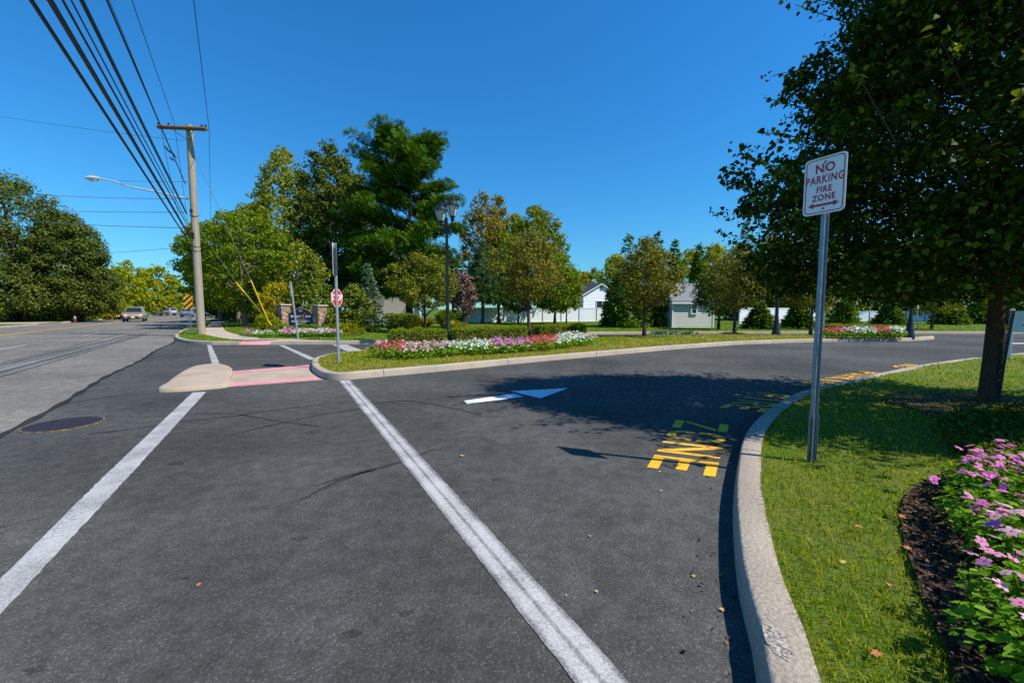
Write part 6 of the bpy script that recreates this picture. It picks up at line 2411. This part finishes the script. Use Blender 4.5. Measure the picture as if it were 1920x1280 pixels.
def bloom_mesh(name, cols, r, detail=True):
    """five overlapping rounded petals, slightly cupped, with a small eye"""
    V, Fq, Ft, mi = [], [], [], []
    for k in range(5):
        a = 2 * math.pi * k / 5
        ca, sa = math.cos(a), math.sin(a)
        loc = [(.10, -.08, 0), (.10, .08, .0), (.55, .38, .10), (.55, -.38, .06), (.95, .30, .02), (.95, -.30, -.02), (1.06, 0, -.03)]
        n0 = len(V)
        for (x, y, z) in loc:
            V.append((r * (x * ca - y * sa), r * (x * sa + y * ca), r * (z + .004 * k)))
        Fq += [(n0, n0 + 3, n0 + 2, n0 + 1), (n0 + 3, n0 + 5, n0 + 4, n0 + 2)]
        Ft += [(n0 + 5, n0 + 6, n0 + 4)]
    nq, ntri = len(Fq), len(Ft)
    n0 = len(V)
    for k in range(6):
        a = 2 * math.pi * k / 6
        V.append((r * .17 * math.cos(a), r * .17 * math.sin(a), r * .06))
    F6 = [tuple(n0 + k for k in range(6))]
    o = mesh_np(name, np.array(V), [np.array(Fq), np.array(Ft), np.array(F6)], [FL[cols[0]], FL[cols[1]]], fmat=[0] * (nq + ntri) + [1])
    me = o.data
    bpy.data.objects.remove(o)
    return me


def inst(name, me, parent=None, loc=(0, 0, 0), rot=(0, 0, 0), sc=1.0):
    o = bpy.data.objects.new(name, me)
    COL.objects.link(o)
    if parent is not None:
        o.parent = parent
    o.location = loc
    o.rotation_euler = rot
    o.scale = (sc, sc, sc)
    return o


rng = np.random.default_rng(77)
fol = [vinca_mesh('foliage', .18, .27, 330, .042, rng) for _ in range(4)]
blm = {c: bloom_mesh('bloom', (c, 'eye'), .023) for c in ('magenta', 'pale', 'pink')}
bed_area = np.array([tuple(GL(a, b)[:2]) for a, b in [(1772, 985), (1800, 950), (1850, 930), (1900, 918), (2060, 905), (2260, 960), (2260, 1420), (1920, 1420), (1862, 1285), (1808, 1135)]])
cand = []
mn, mx = bed_area.min(0), bed_area.max(0)
for gy in np.arange(mn[1], mx[1], .235):
    for gx in np.arange(mn[0], mx[0], .25):
        q = np.array([gx + rng.normal(0, .035) + .12 * (int(gy / .235) % 2), gy + rng.normal(0, .035)])
        if inside(bed_area, q[None])[0]:
            cand.append(q)
cand.sort(key=lambda q: -q[1])
gV = 'bedding flowers in the near right bed'
for i, q in enumerate(cand):
    z = float(lawn_z([q])[0]) + .02
    far = q[1] > 2.15
    mid = 1.75 < q[1] <= 2.15
    lab = 'magenta pink bedding flower in the upper part of the near right bed' if far else ('mixed pink bedding flower in the middle of the near right bed' if mid else 'pale pink red-eyed bedding flower in the lower part of the near right bed')
    t = thing('bedding_flower', lab, 'flower', (q[0], q[1], z), rng.uniform(0, 6), gV)
    inst('foliage', fol[i % 4], t, sc=rng.uniform(.9, 1.15))
    nb = int(rng.integers(7, 12))
    for k in range(nb):
        a = rng.uniform(0, 6.283)
        r = .19 * math.sqrt(rng.uniform(0, .95))
        col = 'magenta' if far else (('magenta', 'pink', 'pale')[int(rng.integers(0, 3))] if mid else ('pale', 'pink')[int(rng.integers(0, 2))])
        for m in range(int(rng.integers(1, 4))):
            rr = (r * math.cos(a) + rng.normal(0, .022), r * math.sin(a) + rng.normal(0, .022), .285 * (1.02 - .38 * (r / .19) ** 2) + rng.normal(0, .012) + .045)
            inst('bloom', blm[col], t, rr, (rng.normal(0, .38), rng.normal(0, .38), rng.uniform(0, 6)), rng.uniform(.85, 1.2))

# front island bed: one clump of each colour, copied
def far_clump(col, R, h, nl, nb, rb, rng, leaf):
    t = thing('bedding_flower', 'x', 'flower')
    me = vinca_mesh('foliage', R, h, nl, leaf, rng)
    inst('foliage', me, t)
    V, F = [], []
    for k in range(nb):
        a = rng.uniform(0, 6.283)
        r = R * math.sqrt(rng.uniform(0, 1.0)) * 1.02
        c = np.array([r * math.cos(a), r * math.sin(a), h * (1.10 - .50 * (r / R) ** 2) + rng.normal(0, .02)])
        nrm = np.array([rng.normal(0, .5) + .6 * math.cos(a) * r / R, rng.normal(0, .5) + .6 * math.sin(a) * r / R, 1.0])
        N, T_, B_ = frames(nrm[None], rng)
        n0 = len(V)
        rr = rb * rng.uniform(.75, 1.2)
        V.append(c + N[0] * .003)
        for j in range(10):
            an = 2 * math.pi * j / 10
            rk = rr * (1.0 if j % 2 == 0 else .62)
            V.append(c + (T_[0] * math.cos(an) + B_[0] * math.sin(an)) * rk)
        for j in range(10):
            F.append((n0, n0 + 1 + j, n0 + 1 + (j + 1) % 10))
    mesh_np('blooms', np.array(V), np.array(F), FL[col], t)
    return t


rng = np.random.default_rng(99)
row = [(706, 668), (760, 673), (830, 668), (900, 664), (960, 660), (1020, 656), (1060, 651.5), (1095, 646), (1108, 640)]
rowp = catmull([tuple(GI(a, b)[:2]) for a, b in row], .1)
proto = {c: far_clump('orchid' if c == 'magenta' else c, .27, .33, 130, 34 if c != 'coral' else 30, .036, rng, .075) for c in ('coral', 'pale', 'white', 'magenta')}
usedp = set()
seg = [(0, 700, 752, 'coral', 'coral pink bedding flower at the left end of the front island bed'), (0, 752, 845, 'pale', 'pale pink bedding flower left of centre in the front island bed'),
       (0, 845, 918, 'white', 'white bedding flower in the middle of the front island bed'), (0, 918, 985, 'magenta', 'magenta pink bedding flower right of centre in the front island bed'),
       (0, 985, 1040, 'coral', 'coral red bedding flower under the bronze pear in the front island bed'), (0, 1040, 1096, 'white', 'white bedding flower near the right end of the front island bed'), (0, 1096, 1130, 'pale', 'pale pink bedding flower at the right tip of the front island bed')]


def put_flower(q, z, col, lab, grp, sc=1.0):
    t = proto[col] if col not in usedp else copy_tree(proto[col])
    usedp.add(col)
    t.location = (q[0], q[1], z)
    t.rotation_euler = (0, 0, rng.uniform(0, 6.28))
    s = sc * rng.uniform(.88, 1.15)
    t.scale = (s, s, s)
    t['label'] = lab
    t['group'] = grp


sl_ = np.concatenate([[0], np.cumsum(np.linalg.norm(np.diff(rowp, axis=0), axis=1))])
for r_i, off in enumerate((0.0, .36, .72)):
    R_ = offset(rowp, off)
    for s in np.arange(.1 + .15 * (r_i % 2), sl_[-1], .33):
        q = np.array([np.interp(s, sl_, R_[:, 0]), np.interp(s, sl_, R_[:, 1])]) + rng.normal(0, .04, 2)
        z = float(isl_z([q])[0]) - .01
        xx = 960 + FOC * q[0] / q[1]
        for _, a, b_, col, lab in seg:
            if a <= xx < b_:
                put_flower(q, z, col, lab, 'front island flowers: ' + lab)
                break
# the bed under the navy sign
for x, y, col, lab in [(x, 630 + (i % 2) * 1.6, c, l) for i, (x, c, l) in enumerate(
        [(463, 'magenta', 0), (468, 'magenta', 0), (473, 'magenta', 0), (478, 'white', 1), (484, 'white', 1), (489, 'white', 1), (497, 'white', 2), (502, 'white', 2), (506, 'white', 2), (525, 'white', 2), (530, 'white', 2)])]:
    q = G(x, y, .142)
    put_flower(q, .142, col, ('magenta bedding flower left of the navy sign by the pavement', 'white bedding flower left of the grey green shrub', 'white bedding flower under the left stone pillar')[lab], 'flowers by the navy sign ' + str(('magenta', 'white left', 'white pillar')[lab]), .85)
k = 0
for i, x in enumerate(np.arange(535, 632, 4.6)):
    col, lab = ('magenta', 'magenta pink bedding flower under the left half of the navy sign') if x < 549 else (('white', 'white bedding flower under the right half of the navy sign') if x < 590 else (('white', 'white bedding flower at the right pillar') if x < 612 else ('pale', 'pale pink bedding flower right of the right pillar')))
    if x >= 555 and i % 4 == 1 and x < 612:
        col, lab = 'pale', 'pale pink bedding flower among the white ones under the navy sign'
    for dy in (0, 2.6):
        q = G(x + dy * .4, 631.5 - dy, .142)
        put_flower(q, .142, col, lab, 'flowers by the navy sign: ' + lab.split(' bedding')[0], .95)
# right island bed
for i, x in enumerate(np.arange(1551, 1690, 7.0)):
    col, lab = ('coral', 'coral bedding flower at the left end of the right island bed') if x < 1574 else (('pale', 'pale pink bedding flower in the right island bed') if x < 1600 else (('white', 'white bedding flower in the middle of the right island bed') if x < 1640 else (('coral', 'red coral bedding flower in the right half of the right island bed') if x < 1668 else ('white', 'white bedding flower at the right end of the right island bed'))))
    for dy in (0, 3.0):
        q = G(x + dy, 630.5 - dy, .23)
        put_flower(q, .19, col, lab, 'right island flowers: ' + lab[:34], 1.15)

# ------------------------------------------------------------------ ground cover, grass and litter
rng = np.random.default_rng(12)
ivp = np.array([tuple(GL(a, b)[:2]) for a, b in [(1790, 852), (1760, 800), (1800, 782), (1880, 772), (2000, 770), (2200, 800), (2200, 900), (1990, 850), (1850, 868)]])
mn, mx = ivp.min(0), ivp.max(0)
X = rng.uniform(mn, mx, (26000, 2))
X = X[inside(ivp, X)]
P = np.column_stack([X, lawn_z(X) + rng.uniform(.01, .11, len(X))])
V, F = leaf_geo(P, rng.normal(0, .45, P.shape) + np.array([0, 0, 1.0]), .05, 'oval', rng)
o = mesh_np('ground_cover', V, F, L['ivy'])
tag(o, kind='stuff')
# bark chips on the near mulch
mn, mx = BED.min(0), BED.max(0)
X = rng.uniform(mn, mx, (34000, 2))
X = X[inside(BED, X)]
X = X[(X[:, 0] / np.maximum(X[:, 1], .3) < 1.5) & (X[:, 1] > .6)]
P = np.column_stack([X, lawn_z(X) + rng.uniform(.02, .045, len(X))])
V, F = leaf_geo(P, rng.normal(0, .55, P.shape) + np.array([0, 0, 1.0]), .024, 'quad', rng, None, .6)
o = mesh_np('bark_chips', V, F, M['chips'])
tag(o, kind='stuff')
# small mixed plants at the right edge beyond the flowers
for i, (x, y, R, h, lab) in enumerate(((1890, 890, .30, .30, 'small pale leaved plant at the top of the near flower bed'), (1935, 900, .32, .34, 'small pale leaved plant at the right edge above the near flowers'), (1860, 872, .22, .2, 'tiny pale leaved plant on bare soil by the near flower bed'))):
    p = GL(x, y)
    shrub('shrub', lab, p, R * .75, h * .8, L['holly'], 260 + i, leaf=.03, n=800)


def scatter(poly, n, dens, rng):
    mn, mx = poly.min(0), poly.max(0)
    X = rng.uniform(mn, mx, (n, 2))
    X = X[inside(poly, X)]
    d = np.linalg.norm(X, axis=1)
    return X[rng.uniform(0, 1, len(X)) < dens(d)]


RLP = np.array(RL_poly)
near = np.clip(RLP, [-50, -1.0], [14, 13.5])
X = scatter(np.array([p for p in near]), 1100000, lambda d: np.clip((2.2 / np.maximum(d, 2.0)) ** 2.0, .02, 1), rng)
X = X[inside(RLP, X) & ~inside(BED, X)]
vis = (X[:, 1] > .9) & (X[:, 0] / X[:, 1] < 1.45)
X = X[vis]
d = np.linalg.norm(X, axis=1)
dry = rng.uniform(0, 1, len(X))
dn = np.sin(X[:, 0] * 3.1 + 1.3 * np.sin(X[:, 1] * 2.2)) * np.sin(X[:, 1] * 3.7 + X[:, 0]) + .6 * np.sin(X[:, 0] * 9 + X[:, 1] * 7)
isd = rng.uniform(0, 1, len(X)) < np.clip(.10 + .22 * dn, .03, .5)
for m_, mt_ in ((isd, 'blade_dry'), (~isd, 'blade')):
    mt_ = 'blade_pale' if mt_ == 'blade_dry' else mt_
    grass_stuff('grass', X[m_], lawn_z(X[m_]), .05, .0042 * np.maximum(1, d[m_] / 2.6), M[mt_], rng)
# grass leaning over the kerb
XI = scatter(ISL_IN, 260000, lambda d: np.clip((11 / np.maximum(d, 8)) ** 2, .08, 1), rng)
d = np.linalg.norm(XI, axis=1)
dk = dist_line(isl_line, XI)
dryp = np.clip(1.5 - dk / 1.1, .12, .95) * (XI[:, 0] < 14) + .1
isd = rng.uniform(0, 1, len(XI)) < dryp * (.55 + .45 * np.sin(XI[:, 0] * 1.7) * np.sin(XI[:, 1] * 2.3))
for m_, mt_ in ((isd, 'blade_dry'), (~isd, 'blade')):
    grass_stuff('grass', XI[m_], isl_z(XI[m_]), .055, .0028 * d[m_] / 2.0, M[mt_], rng)
fp = np.array([tuple(p) for p in FK_in])
XF = scatter(np.array([(-24, 14), (30, 20), (40, 42), (-34, 42)]), 240000, lambda d: np.clip((22 / np.maximum(d, 10)) ** 2, .1, .8), rng)
wk = np.array([tuple(p) for p in A] + [tuple(p) for p in B[::-1]] + px([(525, 636.2), (575, 637.5), (560, 640.1), (514, 646), (431, 646), (440, 640.4), (430, 640.2)], 0.15))
XF = XF[inside(np.array(far_poly), XF)]
wA = np.array([tuple(p) for p in A] + [tuple(p) for p in B[::-1]])
wB = np.array(px([(470, 637.0), (525, 635.4), (580, 637), (575, 642), (514, 648), (425, 648), (428, 639)], 0.15))
XF = XF[~inside(wA, XF) & ~inside(wB, XF)]
d = np.linalg.norm(XF, axis=1)
grass_stuff('grass', XF, np.full(len(XF), .142), .045, .0016 * d, M['blade'], rng)

# grit and crumbs in the gutter
t_ = rng.uniform(0, len(RKC) - 1, 900)
gi = t_.astype(int)
og = np.abs(rng.normal(0, .10, 900)) + .01
gp = offset(RKC, .0)[gi] + (offset(RKC, 1.0)[gi] - RKC[gi]) * og[:, None] + rng.normal(0, .05, (900, 2))
gp = gp[(gp[:, 1] > .8) & (dist_line(RKC, gp) < .4) & ~inside(np.array([tuple(p) for p in RKC] + [(48, 16), (48, -8)]), gp)]
V, F = leaf_geo(np.column_stack([gp, np.full(len(gp), .012)]), rng.normal(0, .4, (len(gp), 3)) + np.array([0, 0, 1.0]), .018, 'quad', rng, None, .6)
o = mesh_np('gutter_grit', V, F, M['chips'])
tag(o, kind='stuff')
# fallen leaves: a few dry leaves, each its own
lm = [plain('dry orange leaf', (0.42, 0.15, 0.04), .7, 0, .3, 30), plain('dry tan leaf', (0.45, 0.30, 0.14), .7, 0, .3, 30), plain('yellow leaf', (0.5, 0.36, 0.06), .7, 0, .3, 30)]
def leaf_obj(col):
    star = []
    for k in range(14):
        a = 2 * math.pi * k / 14
        r = (1.0 if k % 2 == 0 else .55) * (1.0 if 1 < k < 13 else .5)
        star.append((r * math.cos(a) * .5, r * math.sin(a) * .42, .10 * abs(math.sin(a)) + .06 * math.cos(2 * a)))
    b = MB()
    b.v = [(0, 0, .03)] + star
    b.f = [(0, 1 + k, 1 + (k + 1) % 14) for k in range(14)]
    n = len(b.v)
    b.v += [(-.25, 0, .02), (-.75, .03, .05), (-.25, .02, .02)]
    b.f.append((n, n + 1, n + 2))
    o = b.build('fallen_leaf', lm[col])
    me = o.data
    bpy.data.objects.remove(o)
    return me


lms = [leaf_obj(0), leaf_obj(1), leaf_obj(2)]
for i, (x, y, s, c, on, lab) in enumerate((
        (867, 855, .10, 1, 0, 'tan maple leaf alone on the dark driveway right of the long white line'), (1609, 998, .06, 0, 1, 'orange leaf in the grass between kerb and near flowers'), (1579, 1065, .045, 2, 1, 'small yellow leaf in the grass between kerb and near flowers'),
        (1690, 978, .075, 0, 1, 'orange leaf on the edge of the mulch at the upper left of the near bed'), (1700, 1038, .055, 0, 1, 'orange leaf on the mulch edge, lower of two'), (1714, 832, .06, 2, 1, 'yellow leaf on the shaded lawn by the big tree'),
        (1690, 728, .09, 0, 1, 'orange leaf on the sunny lawn left of the big trunk'), (1707, 724, .10, 0, 1, 'orange leaf on the sunny lawn nearest the big trunk'), (1660, 722, .08, 1, 1, 'tan leaf on the sunny lawn by the kerb'),
        (1770, 712, .09, 0, 1, 'orange leaf on the lawn beyond the mulch ring'), (1803, 736, .09, 0, 1, 'orange leaf close to the foot of the big trunk'), (1655, 770, .07, 0, 1, 'orange leaf in the dark shade of the big tree'),
        (1107, 1005, .05, 1, 0, 'small tan leaf scrap on the driveway right of centre'), (1118, 1108, .04, 1, 0, 'tiny tan scrap on the lower driveway'), (1353, 1143, .05, 1, 0, 'tan leaf scrap in the gutter by the right kerb'),
        (1300, 1080, .05, 2, 0, 'yellow leaf scrap near the right kerb on the asphalt'), (1240, 920, .05, 1, 0, 'tan leaf scrap below the yellow word ZONE'), (1237, 884, .045, 2, 0, 'pale leaf scrap beside the yellow letter E'),
        (1062, 1116, .03, 1, 0, 'tiny leaf crumb beside the long white line'), (372, 1096, .05, 0, 0, 'orange leaf scrap on the lower left driveway'), (534, 659, .09, 0, 0, 'orange leaf on the exit lane by the median'),
        (1130, 687, .06, 1, 0, 'pale leaf scrap beside the island kerb'), (1010, 679, .07, 1, 0, 'pale leaf scrap on the road by the flowers'), (485, 780, .06, 1, 0, 'tan leaf scrap left of the long white line, near the median'),
        (1640, 1240, .06, 0, 1, 'brown leaf in the grass at the lower right'), (1668, 1110, .04, 0, 1, 'small orange leaf in the grass by the mulch'), (1776, 1148, .05, 1, 1, 'tan leaf on the dark mulch'))):
    p = GL(x, y) if on else G(x, y, .01)
    if not on and y < 700:
        p.z = .01
    o = inst('fallen_leaf', lms[c], None, (p.x, p.y, p.z + (.035 if on else .002)), (rad(random.uniform(-12, 12)), rad(random.uniform(-12, 12)), random.uniform(0, 6.28)), s * (.9 if on else .68))
    tag(o, lab, 'leaf', 'scattered fallen leaves')

# chipped corner of the near kerb
o = strip('kerb_chip', px([(1429, 1168), (1441, 1161), (1460, 1176), (1477, 1199), (1489, 1228), (1479, 1239), (1462, 1229), (1449, 1222), (1437, 1202), (1430, 1184)], .1525), .1525, M['kerb_chip'], None, .004, .02)
o['kind'] = 'structure'
